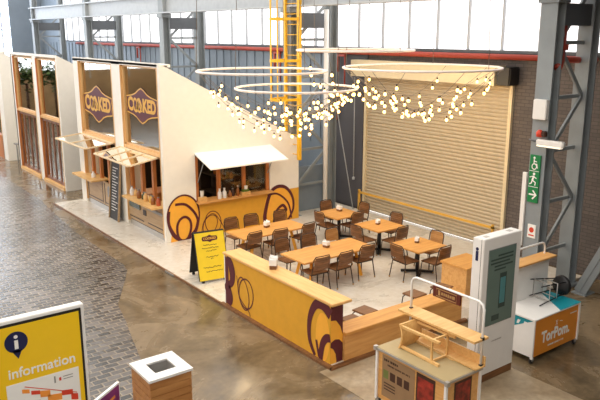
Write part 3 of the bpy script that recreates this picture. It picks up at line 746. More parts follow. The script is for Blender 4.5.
# ------------------------------------------------------------------ chairs (local: sitter faces +Y)
def make_chair(sm, lab):
    t = thing('dining_chair', lab, 'chair', (0, 0, PZ), 0, 'slatted cafe chairs'); t.scale = (1.08, 1.05, 1)
    b = MB(sm)
    for k in range(7):
        x = -.2+k*.0667; b.box(x-.029, x+.029, -.2+.0, .21, .435, .455, bev=.005)
    b.box(-.2, .2, -.17, -.14, .42, .437); b.box(-.2, .2, .13, .16, .42, .437)
    b.build('seat', t)
    b = MB(sm)
    for k in range(6):
        z = .56+k*.051; yo = -.235-.14*(z-.45)
        w = .2 if k < 5 else .18
        for q in range(4):
            x0, x1 = -w+q*w/2, -w+(q+1)*w/2; c = lambda x: yo-.035+.8*x*x
            zz = z+.046; dy = -.14*.046
            b.faces([(x0, c(x0), z), (x1, c(x1), z), (x1, c(x1)+dy, zz), (x0, c(x0)+dy, zz), (x0, c(x0)-.016, z), (x1, c(x1)-.016, z), (x1, c(x1)+dy-.016, zz), (x0, c(x0)+dy-.016, zz)],
                [(0, 1, 2, 3), (7, 6, 5, 4), (0, 4, 5, 1), (1, 5, 6, 2), (2, 6, 7, 3), (3, 7, 4, 0)])
    b.build('backrest', t)
    for s in (-1, 1):
        l = MB(M['dkmetal']); l.tube([(s*.23, .22, .03), (s*.21, .19, .42), (s*.2, .14, .44)], .013, 6); l = l.build('leg', t)
        MB(M['tan']).lathe([(.016, 0), (.018, .03), (.014, .04)], (s*.23, .22, 0), 8).build('foot', l)
        l = MB(M['dkmetal']); l.tube([(s*.23, -.27, .03), (s*.21, -.2, .43)], .013, 6); l = l.build('leg', t)
        MB(M['tan']).lathe([(.016, 0), (.018, .03), (.014, .04)], (s*.23, -.27, 0), 8).build('foot', l)
    b = MB(M['dkmetal']); b.tube([(-.21, -.2, .43), (-.215, -.225, .5), (-.21, -.275, .8), (-.17, -.297, .88), (0, -.33, .89), (.17, -.297, .88), (.21, -.275, .8), (.215, -.225, .5), (.21, -.2, .43)], .012, 6); b.build('back_frame', t)
    b = MB(M['dkmetal']); b.tube([(-.21, .19, .425), (-.21, -.2, .425), (.21, -.2, .425), (.21, .19, .425)], .012, 6, closed=True); b.build('seat_frame', t)
    return t
dark = make_chair(M['brown'], '')
pale = make_chair(M['brownL'], '')
used = {id(dark): False, id(pale): False}
def chair(x, y, rz, lab, src=dark):
    """x, y = where the backrest stands; rz = heading of the sitter"""
    bx, by = 0, -.27
    px, py = x-(bx*math.cos(rz)-by*math.sin(rz)), y-(bx*math.sin(rz)+by*math.cos(rz))
    if not used[id(src)]:
        used[id(src)] = True; src.location = (px, py, PZ); src.rotation_euler = (0, 0, rz); src['label'] = lab; return src
    return dup(src, (px, py, PZ), rz, lab)
A = 'of long table by the yellow wall'; B = 'of long table by the bar wall'
for x, rz, w in ((1.18, .05, 'left'), (1.82, -.06, 'middle'), (2.72, .04, 'right')):
    chair(x, -1.57 if w != 'right' else -1.68, PI+rz, f'brown slatted chair at {w} of far side {A}')
for x, yy, rz, w in ((.98, -3.02, .05, 'left end'), (1.66, -3.18, -.08, 'middle'), (2.58, -3.16, .1, 'right end')):
    chair(x, yy, rz, f'brown slatted chair at {w} of near side {A}')
for x, yy, rz, w, s in ((1.16, -3.98, .04, 'left end', dark), (1.93, -4.05, -.05, 'middle', dark), (2.7, -4.02, .02, 'right end', pale)):
    chair(x, yy, PI+rz, f'{"pale" if s is pale else "brown"} slatted chair at {w} of far side {B}', s)
for x, yy, rz, w in ((1.12, -5.56, -.05, 'left end'), (1.78, -5.62, .04, 'middle'), (2.54, -5.52, -.04, 'right end')):
    chair(x, yy, rz, f'brown slatted chair at {w} of near side {B}')
def around(tab, ent):
    for x, y, rz, side, s in ent: chair(x, y, rz, f'{"pale" if s is pale else "brown"} slatted chair on the {side} side of {tab}', s)
around('the square table by the ladder column', ((4.5, -1.55, PI, 'far left', dark), (3.56, -2.43, -PI/2, 'near left', dark), (5.24, -2.4, PI/2, 'far right', dark), (4.4, -3.06, 0, 'near right', dark)))
around('the middle square table', ((5.14, -3.85, PI/2+.1, 'far right', dark), (4.31, -4.9, 0.05, 'near right', dark), (3.46, -4.11, -PI/2, 'near left', dark)))
around('the square table by the screen totem', ((4.66, -5.78, PI/2, 'far right', pale), (3.9, -6.72, .06, 'near right', dark), (3.1, -5.98, -PI/2-.05, 'near left', dark)))

def make_stool(lab):
    t = thing('low_stool', lab, 'stool', (0, 0, PZ), 0, 'low stools behind the bench')
    MB(M['brown']).box(-.19, .19, -.19, .19, .41, .445, bev=.014).build('seat', t)
    for sx in (-1, 1):
        for sy in (-1, 1): MB(M['dkmetal']).tube([(sx*.2, sy*.2, 0), (sx*.17, sy*.17, .36), (sx*.13, sy*.13, .41)], .013, 6).build('leg', t)
    return t
st = make_stool('low brown stool just right of the bar wall end'); st.location = (.52, -7.7, PZ); st.rotation_euler = (0, 0, .1)
dup(st, (1.95, -7.66, PZ), .05, 'low brown stool behind the white rail of the pine-shelved cart')
dup(st, (.02, -7.88, PZ), .0, 'low brown stool half hidden by the end of the bar wall')
dup(st, (2.72, -7.72, PZ), .2, 'low brown stool hidden behind the small maroon sign')

# napkin holders
def napkin(x, y, z, lab, s=1.0, src=[None]):
    if src[0]:
        o = dup(src[0], (x, y, z), random.uniform(0, 3), lab); o.scale = (s, s, s); return o
    t = thing('napkin_holder', lab, 'napkin holder', (x, y, z), .3, 'white napkin holders'); src[0] = t
    MB(M['brown']).box(-.07, .07, -.05, .05, 0, .06).build('box', t)
    b = MB(M['paper'])
    for k in range(7):
        xx = -.06+k*.02; b.faces([(xx, -.05, .08), (xx, .05, .08), (xx+random.uniform(-.03, .03), .06, .17+random.uniform(-.02, .03)), (xx+random.uniform(-.03, .03), -.06, .16+random.uniform(-.02, .03))], [(0, 1, 2, 3)])
    b.box(-.075, .075, -.055, .055, .06, .15); b.build('napkins', t)
    t.scale = (s, s, s); return t
TZ = PZ+.72
napkin(1.76, -2.42, TZ, 'white napkins on the long table by the yellow counter wall')
napkin(1.92, -4.74, TZ, 'white napkins on the long table by the bar wall')
napkin(4.42, -2.25, TZ, 'white napkins on the square table by the ladder column')
napkin(4.33, -3.98, TZ, 'white napkins on the middle square table', .8)
napkin(3.96, -5.78, TZ, 'white napkins on the square table by the screen totem', .8)
napkin(-.7, -6.3, 1.22, 'white napkins in a brown box on top of the bar wall', 1.35)

# ------------------------------------------------------------------ A-frame sign
t = thing('a_frame_sign', 'yellow handwritten A-frame menu sign standing at the end of the bar wall', 'sign', (-.41, -3.14, .05), -.16)
def slab(y0, y1, m, mb, w=.38, h=1.16, lo=.06):
    mb.faces([(-w, y0, lo), (w, y0, lo), (w, y1, h), (-w, y1, h), (-w, y0+.025, lo), (w, y0+.025, lo), (w, y1+.025, h), (-w, y1+.025, h)], [(0, 1, 2, 3), (7, 6, 5, 4), (0, 4, 5, 1), (1, 5, 6, 2), (2, 6, 7, 3), (3, 7, 4, 0)], m)
b = MB(M['black']); slab(-.36, -.03, None, b)
Pm = frame((0, -.36, .06), (1, 0, 0), (0, .33, 1.10))
b.faces([Pm @ Vector((u, v, .003)) for u, v in ((-.365, .0), (.365, .0), (.365, 1.13), (-.365, 1.13))], [(0, 1, 2, 3)], M['chalk'])
cap = [(-.2, 0), (-.18, .05), (-.06, .06), (0, .09), (.06, .06), (.18, .05), (.2, 0), (.18, -.05), (.06, -.06), (0, -.09), (-.06, -.06), (-.18, -.05)]
b.faces([Pm @ Vector((u, v+.98, .005)) for u, v in cap], [tuple(range(12))], M['plum'])
b.text('COOKED', .075, Pm, M['gold'], 0, .98, .005, .003)
for v, u0, u1 in ((.83, -.18, .16), (.76, -.22, .2), (.69, -.12, .14), (.55, -.14, .18), (.5, -.03, .05), (.3, -.24, .22), (.2, -.18, .24)):
    x = u0; pts = []
    while x < u1: pts.append((x, v+random.uniform(-.016, .016))); x += .016
    b.ribbon(pts, .012, Pm, M['dkbrown'], .005)
b.build('front_board', t)
b = MB(M['black']); slab(.36, .03, None, b); b.build('rear_board', t)
for y_ in (-.34, .36):
    for x_ in (-.28, .28): MB(M['black']).box(x_-.03, x_+.03, y_-.02, y_+.04, 0, .07).build('leg', t)

# ------------------------------------------------------------------ ring chandeliers
def ring_lamp(c, R, lab):
    t = thing('ring_chandelier', lab, 'chandelier', c, 0, 'hanging ring lights')
    MB(M['ringm']).tube([(R*math.cos(2*PI*k/64), R*math.sin(2*PI*k/64), 0) for k in range(64)], .028, 8, closed=True).build('ring', t)
    for k in range(3):
        a = .6+2*PI*k/3; MB(M['wire']).tube([(R*math.cos(a), R*math.sin(a), 0), (R*math.cos(a)*.85, R*math.sin(a)*.85, 11-c[2])], .008, 5).build('suspension_wire', t)
    return t
bulb_me = None
def bulb_at(t, p):
    global bulb_me
    if bulb_me is None:
        b = MB(M['bulb']); b.lathe([(.008, -.04), (.024, -.03), (.034, -.010), (.034, .008), (.025, .028), (.014, .04)], seg=10); b.lathe([(.018, .042), (.02, .09), (.008, .1)], seg=8, m=M['dkmetal'])
        o = b.build('bulb', t); bulb_me = o.data
    else:
        o = bpy.data.objects.new('bulb', bulb_me); COL.objects.link(o); o.parent = t
    o.location = Vector(p)-Vector(t.location)
def festoon(t, a, c, sag, n, jit=.1, t0=.0, t1=1.0):
    a, c = Vector(a), Vector(c); pts = []
    for k in range(25):
        s = k/24; pts.append(a.lerp(c, s)-Vector((0, 0, 4*sag*s*(1-s))))
    MB(M['wire']).tube([p-Vector(t.location) for p in pts], .006, 5).build('cable', t)
    n = max(3, round(n*.95))
    for k in range(n):
        s = t0+(t1-t0)*(k+.5+random.uniform(-.3, .3))/n
        p = a.lerp(c, s)-Vector((0, 0, 4*sag*s*(1-s)))+Vector((random.uniform(-jit, jit), random.uniform(-jit, jit)*1.0, -.10-random.uniform(0, .08)))
        bulb_at(t, p)
cA, rA = Vector((1.46, -2.73, 4.89)), 1.6
cB, rB = Vector((2.08, -3.31, 4.48)), 1.5
cC, rC = Vector((3.38, -4.01, 5.39)), 1.44
cD, rD = Vector((4.62, -5.07, 4.97)), 1.93
LA = ring_lamp(cA, rA, 'left hanging ring of bulbs, widest to the left over the pavilion side wall')
LB = ring_lamp(cB, rB, 'lowest hanging ring of bulbs, in front of the yellow ladder')
LC = ring_lamp(cC, rC, 'highest hanging ring of bulbs, edge on above the others')
LD = ring_lamp(cD, rD, 'right hanging ring of bulbs in front of the roller shutter')
def rim(c, R, deg):   # 0 deg = picture right, 90 = away from the camera
    a = math.radians(deg-36.8); return c+Vector((R*math.cos(a), R*math.sin(a), 0))
for d0, d1, sag, n in ((180, 0, 1.28, 18), (165, 20, 1.0, 13), (200, -20, 1.05, 14), (215, -45, .9, 12), (150, 50, .8, 11), (185, 5, .85, 12)):
    festoon(LA, rim(cA, rA, d0), rim(cB, rB, d1), sag, n, t0=.06)
for d0, d1, sag, n in ((190, 5, .55, 12), (150, 30, .5, 10), (230, -40, .55, 10), (120, -70, .5, 9)):
    festoon(LB, rim(cB, rB, d0), rim(cB, rB, d1), sag, n, t0=.15)
for d0, d1, sag, n in ((185, -10, .35, 9), (240, 30, .5, 9)):
    festoon(LC, rim(cC, rC, d0), rim(cB, rB, d1), sag, n, .1, .1)
festoon(LC, rim(cB, rB, 10), rim(cD, rD, 250), .5, 9, .12)
for d0, d1, sag, n in ((180, 0, 1.02, 17), (200, -15, 1.0, 14), (160, 20, .9, 12), (225, -40, 1.0, 12), (140, 60, .85, 11), (190, -70, .95, 11), (175, 5, .7, 9)):
    festoon(LD, rim(cD, rD, d0), rim(cD, rD, d1), sag, n, t0=.06, t1=.95)

# ------------------------------------------------------------------ totem screen
t = thing('screen_totem', 'tall white information totem with a teal-grey screen', 'information screen', (1.06, -10.31, .008))
b = MB(M['white2']); b.box(-.49, .49, -.11, .12, .14, 2.57, bev=.01)
b.box(-.36, -.26, -.04, .04, 2.57, 2.573, M['metal']); b.box(.24, .34, -.04, .04, 2.57, 2.573, M['metal'])
Pl = frame((-.49, 0, 0), (0, -1, 0), (0, 0, 1))
b.ribbon([(.06, .14), (.06, 2.57)], .008, Pl, M['dkmetal'], .002)
b.text('i', .32, Pl, M['navy'], -.02, 2.3, .002, .012)
Pf = frame((0, -.11, 0), (1, 0, 0), (0, 0, 1))
squiggle(b, -.14, .14, .72, .025, Pf, M['metal'], .002)
b.build('body', t)
b = MB(M['galv']); b.box(-.36, .36, -.116, -.10, 1.03, 2.37); b.build('bezel', t)
b = MB(M['screen']); b.box(-.35, .35, -.12, -.116, 1.04, 2.36)
Pf = frame((0, -.12, 0), (1, 0, 0), (0, 0, 1))
for k, (u0, u1) in enumerate(((-.12, .28), (-.3, .28), (-.3, .2), (-.2, .28), (-.2, .1))):
    b.ribbon([(u0, 2.24-k*.06), (u1, 2.24-k*.06)], .03, Pf, M['screenD'], .002)
b.faces([Pf @ Vector((u, v, .002)) for u, v in ((-.04, 1.3), (.14, 1.3), (.14, 1.92), (-.04, 1.92))], [(0, 1, 2, 3)], M['screenD'])
b.faces([Pf @ Vector((u, v, .003)) for u, v in ((-.02, 1.38), (.12, 1.38), (.12, 1.84), (-.02, 1.84))], [(0, 1, 2, 3)], M['screenT'])
b.faces([Pf @ Vector((u, v, .002)) for u, v in ((-.2, 1.1), (0, 1.1), (0, 1.2), (-.2, 1.2))], [(0, 1, 2, 3)], M['screenD'])
b.build('screen', t)
b = MB(M['brown']); b.box(-.47, .49, -.1, .11, 0, .14); b.build('plinth', t)

# ------------------------------------------------------------------ market carts (local: long side faces -Y, origin at floor centre)
def cart_base(t, Lx, Dy, zt, bodym, topm):
    b = MB(bodym); b.box(-Lx/2+.03, Lx/2-.03, -Dy/2+.03, Dy/2-.03, .12, zt-.03); body = b.build('body', t)
    b = MB(topm); b.box(-Lx/2, Lx/2, -Dy/2, Dy/2, zt-.03, zt, bev=.005); top = b.build('cart_top', t)
    for sx in (-1, 1):
        for sy in (-1, 1):
            x, y = sx*(Lx/2-.02), sy*(Dy/2-.02)
            b = MB(M['white2']); b.box(x-.02, x+.02, y-.02, y+.02, .1, zt-.03); b.build('corner_post', t)
            b = MB(M['galv']); b.T = Matrix.Translation((x*.96, y*.94, .05)) @ Matrix.Rotation(PI/2, 4, 'X'); b.lathe([(.0, -.02), (.05, -.02), (.05, .02), (0, .02)], seg=14, m=M['black']); b.T = Matrix.Identity(4)
            b.box(x*.96-.025, x*.96+.025, y*.94-.028, y*.94+.028, .05, .12); b.build('caster', t)
    return body, top
def cart_rail(t, x0, x1, y, z0, z1):
    pts = [(x0, y, z0), (x0, y, z1-.1), (x0+.03, y, z1-.03), (x0+.1, y, z1), (x1-.1, y, z1), (x1-.03, y, z1-.03), (x1, y, z1-.1), (x1, y, z0)]
    b = MB(M['white2']); b.tube(pts, .02, 8)
    return b.build('rail', t)
# cart with the two pine shelves; its long face looks to -X
c1 = thing('market_cart', 'plywood market cart with a white rail and two pine shelves in front of the totem', 'cart', (-.77, -10.53, .008), -PI/2)
body, top = cart_base(c1, 1.46, .78, .99, M['ply'], M['olive'])
b = MB(M['metal']); b.box(-.74, .74, -.4, -.385, .95, .985); b.box(.725, .74, -.4, .4, .95, .985)
for sx in (-1, 1): b.box(sx*.735-.03, sx*.735+.03, -.41, -.35, .93, 1.0)
b.build('edge_trim', c1)
P = frame((0, -.36, 0), (1, 0, 0), (0, 0, 1))
b = MB(M['posterb']); b.prism([(-.6, .2), (.1, .2), (.1, .9), (-.6, .9)], P, .004)
squiggle(b, -.56, -.25, .83, .04, P, M['dkbrown'], .006); squiggle(b, -.48, .0, .76, .03, P, M['dkbrown'], .006)
for k, m in enumerate((M['pgreen'], M['dkbrown'], M['dkbrown'], M['dkbrown'])): b.prism([(-.57+k*.15, .52), (-.46+k*.15, .52), (-.46+k*.15, .66), (-.57+k*.15, .66)], P, .006, m)
for v in (.44, .39, .34): b.ribbon([(-.55, v), (-.3, v)], .02, P, M['dkbrown'], .006)
b.build('poster', c1, 'brown poster with four small pictures')
b = MB(M['dkbrown']); b.prism([(.13, .2), (.5, .2), (.5, .9), (.13, .9)], P, .004); b.prism([(.16, .24), (.47, .24), (.47, .84), (.16, .84)], P, .006, M['poster_red']); b.build('poster', c1, 'dark poster with a red picture')
P = frame((.7, 0, 0), (0, 1, 0), (0, 0, 1))
b = MB(M['dkbrown']); b.prism([(-.18, .2), (.2, .2), (.2, .9), (-.18, .9)], P, .004); b.prism([(-.15, .24), (.17, .24), (.17, .86), (-.15, .86)], P, .006, M['poster_red']); b.build('poster', c1, 'red picture on the cart end')
cart_rail(c1, -.72, .72, .36, .99, 2.0)
b = MB(M['palewood']); b.T = Matrix.Rotation(PI/2, 4, 'Z'); b.T = Matrix.Identity(4)
b.box(-.82, .74, .16, .48, 1.42, 1.455); b.build('shelf', c1)
b = MB(M['palewood']); b.box(-.5, .76, .2, .22, 1.0, 1.03); b.box(-.5, .76, .22, .42, 1.0, 1.02); b.box(-.5, .76, .40, .42, 1.02, 1.16); b.build('shelf', c1)
for x in (-.72, .72):
    for z in (1.44, 1.01): MB(M['black']).box(x-.022, x+.022, .335, .385, z-.015, z+.03).build('clamp', c1)
# maroon sign hung on the rail
b = MB(M['maroon']); b.box(-.015, .015, -.27, .27, 0, .17); P = frame((-.015, 0, .085), (0, -1, 0), (0, 0, 1))
b.ribbon([(-.2, .06), (-.2, -.06), (.2, -.06), (.2, .06)], .015, P, M['tan'], .003, True); squiggle(b, -.1, .17, .0, .05, P, M['tan'], .003)
b.prism([(-.16, -.04), (-.12, -.04), (-.12, .04), (-.16, .04)], P, .004, M['tan'])
o = b.build('hanging_sign', None, 'small maroon sign hanging from the white cart rail', 'sign'); o.location = (-.42, -10.55, 1.83)
# stool lying on its side on the cart
t = thing('wooden_stool', 'pale wooden stool lying on its side on the olive cart top', 'stool', (-.72, -10.45, .998), .0)
b = MB(M['palewood'])
sec = [(-.19, .37, .0), (-.19, .315, .2), (-.19, .37, .4)]
prof = curve([(.37, .0), (.33, .1), (.315, .2), (.33, .3), (.37, .4)], 4); n = len(prof); vs = []
for xx in (-.2, .2):
    for y_, z_ in prof: vs += [(xx, y_, z_), (xx, y_+.03, z_)]
fs = []
for i in range(n-1):
    a = 2*i; fs += [(a, a+2, a+3, a+1), (2*n+a, 2*n+a+1, 2*n+a+3, 2*n+a+2), (a, 2*n+a, 2*n+a+2, a+2), (a+1, a+3, 2*n+a+3, 2*n+a+1)]
fs += [(0, 1, 2*n+1, 2*n), (2*n-2, 4*n-2, 4*n-1, 2*n-1)]
b.faces(vs, fs); b.build('seat', t)
for x in (-.17, .17):
    for z in (.02, .38): MB(M['palewood']).bar((x, .36, z+(.015 if z < .1 else -.015)), (x, -.42, z), .04, .04).build('leg', t)
for y_ in (-.27,):
    for x in (-.17, .17): MB(M['palewood']).bar((x, y_, .03), (x, y_, .37), .03, .03).build('stretcher', t)
    for z in (.03, .37): MB(M['palewood']).bar((-.17, y_, z), (.17, y_, z), .03, .03).build('stretcher', t)
# cart with the orange front
c2 = thing('market_cart', 'white market cart with a teal corner and an orange lettered front, right of the totem', 'cart', (2.72, -10.12, 0), 0); c2.scale = (.93, 1, 1)
body, top = cart_base(c2, 1.56, .8, .86, M['white2'], M['white2'])
P = frame((0, 0, .86), (1, 0, 0), (0, 1, 0))
b = MB(M['teal']); b.prism([(.05, -.4), (.78, -.4), (.78, .4), (.62, .4)], P, .004); b.build('teal_corner', c2)
P = frame((-.75, 0, 0), (0, -1, 0), (0, 0, 1))
b = MB(M['teal']); b.prism([(.35, .82), (-.35, .82), (-.35, .45)], P, .004); 
for k in range(4): b.prism([(-.25+k*.14, .76), (-.19+k*.14, .76), (-.23+k*.14, .68), (-.27+k*.14, .68)], P, .006, M['paper'])
b.build('teal_corner', c2)
P = frame((0, -.37, 0), (1, 0, 0), (0, 0, 1))
b = MB(M['cartorange']); b.prism([(-.72, .12), (.74, .12), (.74, .82), (-.72, .82)], P, .006)
b.text('TorPom.', .3, P, M['paper'], .0, .43, .003, .012, squash=.88)
squiggle(b, -.25, .28, .24, .035, P, M['paper'], .009)
b.ribbon([(-.03, .68), (.03, .58)], .015, P, M['paper'], .009); b.ribbon([(.03, .68), (-.03, .58)], .015, P, M['paper'], .010); b.ribbon([(.1, .64), (.2, .62)], .012, P, M['paper'], .009); b.ribbon([(.45, .7), (.68, .7)], .02, P, M['paper'], .009)
b.build('front_panel', c2, 'orange front panel with white lettering')
b = MB(M['white2']); b.box(-.3, .74, .33, .37, .86, 1.6); b.build('back_panel', c2)
b = MB(M['ply']); b.box(-.5, .8, .2, .5, 1.6, 1.63); b.build('shelf', c2)
cart_rail(c2, -.6, .7, .42, .86, 1.86)
# wire stool lying on the cart
t = thing('wire_stool', 'black wire stool lying on its side on the teal corner of the white cart', 'stool', (3.24, -10.05, .864), -.15); t.scale = (1.1, 1.1, 1.05)
b = MB(M['black']); b.T = Matrix.Translation((.2, 0, .19)) @ Matrix.Rotation(PI/2, 4, 'Y'); b.lathe([(.0, -.05), (.17, -.05), (.185, -.02), (.185, .02), (.16, .045), (0, .05)], seg=24); b.build('seat', t)
for y_, z_ in ((-.14, .06), (.14, .06), (-.14, .32), (.14, .32)):
    MB(M['black']).tube([(.16, y_*.8, .19+(z_-.19)*.8), (-.55, y_*1.5, .19+(z_-.19)*1.35)], .011, 6).build('leg', t)
for xx, k in ((-.1, 1.15), (-.3, 1.3)):
    MB(M['metal']).tube([(xx, .14*k*s1, .19+.13*k*s2*.9) for s1, s2 in ((-1, -1), (1, -1), (1, 1), (-1, 1))], .011, 6, closed=True).build('stretcher', t)

# ------------------------------------------------------------------ fittings on the right column
def exit_sign():
    b = MB(M['green']); b.box(-.02, .02, -.125, .125, -.52, .52); P = frame((-.02, 0, 0), (0, -1, 0), (0, 0, 1)); W = M['paper']
    for v in (-.173, .173): b.ribbon([(-.12, v), (.12, v)], .012, P, W, .003)
    # arrow, running man, wheelchair symbol
    b.ribbon([(-.09, -.345), (.08, -.345)], .035, P, W, .004); b.ribbon([(0, -.25), (.09, -.345), (0, -.44)], .035, P, W, .005)
    b.prism(ell(-.0, .11, .03, .03, 12), P, .004, W); b.ribbon([(-.0, .07), (-.03, -.03)], .045, P, W, .004); b.ribbon([(-.03, -.03), (.05, -.07), (.04, -.14)], .028, P, W, .005); b.ribbon([(-.03, -.03), (-.05, -.1), (-.1, -.12)], .028, P, W, .006); b.ribbon([(-.1, .03), (-.02, .06), (.07, .02)], .022, P, W, .007)
    b.ribbon(ell(-.01, .27, .055, .06, 18), .02, P, W, .004, True); b.prism(ell(-.02, .46, .026, .026, 12), P, .004, W)
    b.ribbon([(-.02, .43), (-.02, .33), (.05, .33), (.07, .24)], .026, P, W, .005); b.ribbon([(-.02, .39), (.05, .38)], .02, P, W, .006)
    o = b.build('exit_sign', None, 'tall green emergency exit sign with arrow on the right column', 'sign'); o.location = (4.655, -8.47, 2.74)
exit_sign()
b = MB(M['white2']); b.box(-.06, .06, -.16, .16, 0, .42, bev=.015); o = b.build('alarm_box', None, 'plain white box high on the right column', 'box'); o.location = (4.615, -8.52, 4.03)
t = thing('alarm_beacon', 'red alarm beacon above the light fitting on the right column', 'alarm', (4.6, -8.55, 3.66))
MB(M['red_s']).lathe([(.0, 0), (.07, .01), (.075, .1), (.04, .15), (0, .16)]).build('lens', t); MB(M['dkbrown']).box(-.05, .05, -.16, -.05, .02, .14, bev=.02).build('horn', t)
t = thing('strip_light', 'pale strip light fitting mounted on the right column', 'light', (4.61, -8.72, 3.5))
MB(M['white2']).box(-.06, .06, -.42, .22, .0, .12, bev=.02).build('casing', t); MB(M['tube']).box(-.05, .05, -.36, .2, -.03, .0).build('tube', t); MB(M['steelD']).tube([(.0, .22, .06), (0, .42, .08)], .02).build('bracket', t)
b = MB(M['white2']); b.box(-.02, .02, -.05, .05, 0, 1.65); o = b.build('edge_board', None, 'narrow white vertical board on the left edge of the right column', 'board'); o.location = (4.65, -8.24, 1.2)
b = MB(M['paper']); b.box(-.01, .01, -.1, .1, 0, .3); P = frame((-.01, 0, .18), (0, -1, 0), (0, 0, 1)); b.prism(ell(0, 0, .06, .06, 16), P, .003, M['red_s']); b.ribbon([(-.07, -.12), (.07, -.12)], .03, P, M['red_s'], .003)
o = b.build('fire_notice', None, 'small white notice with a red disc low on the right column', 'sign'); o.location = (4.67, -8.5, 1.42)
b = MB(M['steel']); b.bar((6.0, -9.05, .02), (5.75, -11.2, 4.6), .28, .04); b.bar((5.9, -9.05, .02), (5.65, -11.2, 4.6), .04, .3); b.box(5.8, 6.2, -9.25, -8.9, 0, .03); b.build('raking_strut', None, 'grey steel raking strut at the right edge behind the orange cart', 'beam')
b = MB(M['black']); b.lathe([(.0, 0), (.22, 0), (.26, .75), (.28, .8), (.0, .84)], seg=18); o = b.build('black_drum', None, 'black round tapered drum at the foot of the right column', 'bin'); o.location = (5.4, -8.2, .05)  # plain black rounded form for the dark spot behind the cart

# ------------------------------------------------------------------ foreground: board, leaflet stand, bin
t = thing('information_board', 'large yellow information board with a map at the lower left', 'sign', (-5.88, -7.72, 0))
b = MB(M['white2']); b.box(-.84, .84, -.04, .1, .05, 2.0, bev=.012); b.box(-.7, .7, -.2, .26, 0, .05); b.build('casing', t)
b = MB(M['black']); b.box(-.81, .79, -.048, -.035, .12, 1.95); b.build('border', t)
b = MB(M['yellow_s']); b.box(-.78, .755, -.052, -.048, .16, 1.91)
P = frame((0, -.052, 0), (1, 0, 0), (0, 0, 1))
q = ell(-.13, 1.67, .155, .155, 28)
b.prism(q, P, .003, M['navy']); b.prism([(-.2, 1.55), (-.06, 1.55), (-.12, 1.42)], P, .003, M['navy'])
b.prism(ell(-.13, 1.75, .027, .027, 14), P, .005, M['paper']); b.prism([(-.155, 1.57), (-.105, 1.57), (-.105, 1.7), (-.155, 1.7)], P, .005, M['paper'])
b.text('information', .21, P, M['paper'], .19, 1.21, .002, .003, squash=.95)
b.build('face', t)
b = MB(M['paper']); b.prism([(-.32, .2), (.69, .2), (.69, 1.06), (-.32, 1.06)], P, .003)
for x, y_, w_, h_, m in ((-.12, .92, .1, .06, M['orange_s']), (.0, .86, .12, .06, M['red_s']), (.12, .8, .14, .1, M['orange_s']), (.22, .7, .2, .1, M['orange_s']), (.42, .72, .16, .08, M['red_s']), (.55, .62, .1, .1, M['red_s']), (0, .7, .12, .08, M['galv']), (-.2, .78, .1, .05, M['galv']), (.1, .5, .2, .12, M['orange_s']), (-.1, .45, .14, .1, M['red_s'])):
    b.prism([(x, y_-h_/2), (x+w_, y_-h_/2-.03), (x+w_, y_+h_/2-.03), (x, y_+h_/2)], P, .005, m)
b.ribbon([(-.08, .98), (.64, .66)], .012, P, M['red_s'], .007)
b.text('1', .14, P, M['galv'], .34, .95, .002, .004); b.prism([(.4, .92), (.43, .92), (.43, .97), (.4, .97)], P, .005, M['red_s'])
for v in (.97, .93): b.ribbon([(.46, v), (.6, v)], .012, P, M['galv'], .005)
b.build('map', t)
lf = thing('leaflet_board', 'small purple printed board between the information board and the planked bin', 'sign', (-5.35, -9.05, 0), .6)
b = MB(M['paper']); b.box(-.45, .42, -.02, .02, .4, 1.2); b.build('panel', lf)
b = MB(M['purple']); P = frame((0, -.02, 0), (1, 0, 0), (0, 0, 1)); b.prism([(-.43, .42), (.40, .42), (.40, 1.17), (-.43, 1.17)], P, .003); b.ribbon([(-.3, 1.0), (.3, 1.05)], .04, P, M['orange_s'], .005); b.ribbon([(-.3, .9), (.2, .95)], .03, P, M['teal'], .005); b.build('print', lf)
for x in (-.3, .3): MB(M['galv']).box(x-.02, x+.02, .0, .04, 0, 1.0).build('leg', lf)
bi = thing('litter_bin', 'square timber-planked litter bin with a white top', 'bin', (-4.165, -8.37, 0), .0)
b = MB(M['white2']); h = .17; w_ = .35
b.box(-w_, w_, -w_, -h, .96, 1.0); b.box(-w_, w_, h, w_, .96, 1.0); b.box(-w_, -h, -h, h, .96, 1.0); b.box(h, w_, -h, h, .96, 1.0)
b.build('top', bi)
b = MB(M['metal']); b.box(-h-.01, -h, -h, h, .7, .97); b.box(h, h+.01, -h, h, .7, .97); b.box(-h, h, -h-.01, -h, .7, .97); b.box(-h, h, h, h+.01, .7, .97); b.build('chute', bi)
b = MB(M['plank'])
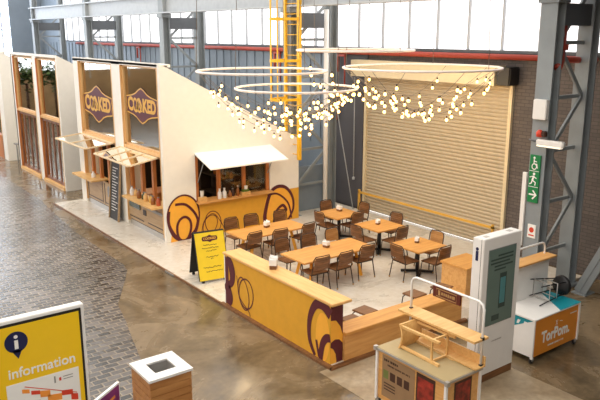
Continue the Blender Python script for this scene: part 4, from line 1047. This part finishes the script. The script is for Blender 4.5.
for k in range(8):
    z0 = .03+k*.116
    b.box(-.33, .33, -.33, -.3, z0, z0+.11, bev=.004); b.box(-.33, .33, .3, .33, z0, z0+.11, bev=.004); b.box(-.33, -.3, -.3, .3, z0, z0+.11, bev=.004); b.box(.3, .33, -.3, .3, z0, z0+.11, bev=.004)
b.build('planked_side', bi)
b = MB(M['black'])
b.box(-.29, .29, -.29, .29, .0, .66); b.build('liner', bi)
for k in range(6):
    b = MB(M['paper'] if k % 2 else M['galv']); s = .05
    b.lathe([(.02, 0), (.045, .02), (.05, .06), (.02, .09)], seg=7); o = b.build('crumpled_paper', None, 'crumpled litter inside the opening of the planked bin', 'litter', 'litter in the planked bin'); o.location = (-4.165+random.uniform(-.1, .1), -8.37+random.uniform(-.1, .1), .66)

# ------------------------------------------------------------------ light
wd = bpy.data.worlds.new('world'); S.world = wd; wd.use_nodes = True
bg = wd.node_tree.nodes['Background']; bg.inputs[0].default_value = (1.0, .96, .90, 1); bg.inputs[1].default_value = 1.8
def lamp(kind, name, loc, energy, col=(1, .8, .55), rot=(0, 0, 0), size=.1, **k):
    l = bpy.data.lights.new(name, kind); l.energy = energy; l.color = col
    if kind == 'AREA': l.shape = 'RECTANGLE'; l.size = size; l.size_y = k.get('sy', size)
    elif kind == 'SUN': l.angle = size
    else: l.shadow_soft_size = size
    o = bpy.data.objects.new(name, l); COL.objects.link(o); o.location = loc; o.rotation_euler = rot
    return o
lamp('POINT', 'cafe_lamp', (1.6, 1.4, 2.2), 14, (1, .68, .36), size=.12)
lamp('POINT', 'cafe_lamp', (1.6, 4.8, 2.2), 24, (1, .68, .36), size=.12)
lamp('POINT', 'pavilion_lamp', (1.6, 10, 2.4), 40, (1, .8, .6), size=.12)
lamp('POINT', 'pavilion_lamp', (1.6, 12.8, 2.4), 40, (1, .8, .6), size=.12)

for i, (x, y_, z_) in enumerate(((1.0, -2.4, 3.9), (2.3, -3.4, 3.6), (4.2, -4.6, 4.1), (5.2, -5.6, 4.2))):
    lamp('POINT', 'bulb_light', (x, y_, z_), 42, (1, .74, .42), size=.25)
S.view_settings.view_transform = 'Standard'; S.view_settings.look = 'None'; S.view_settings.gamma = 1; S.view_settings.use_curve_mapping = False
S.view_settings.exposure = 0.2
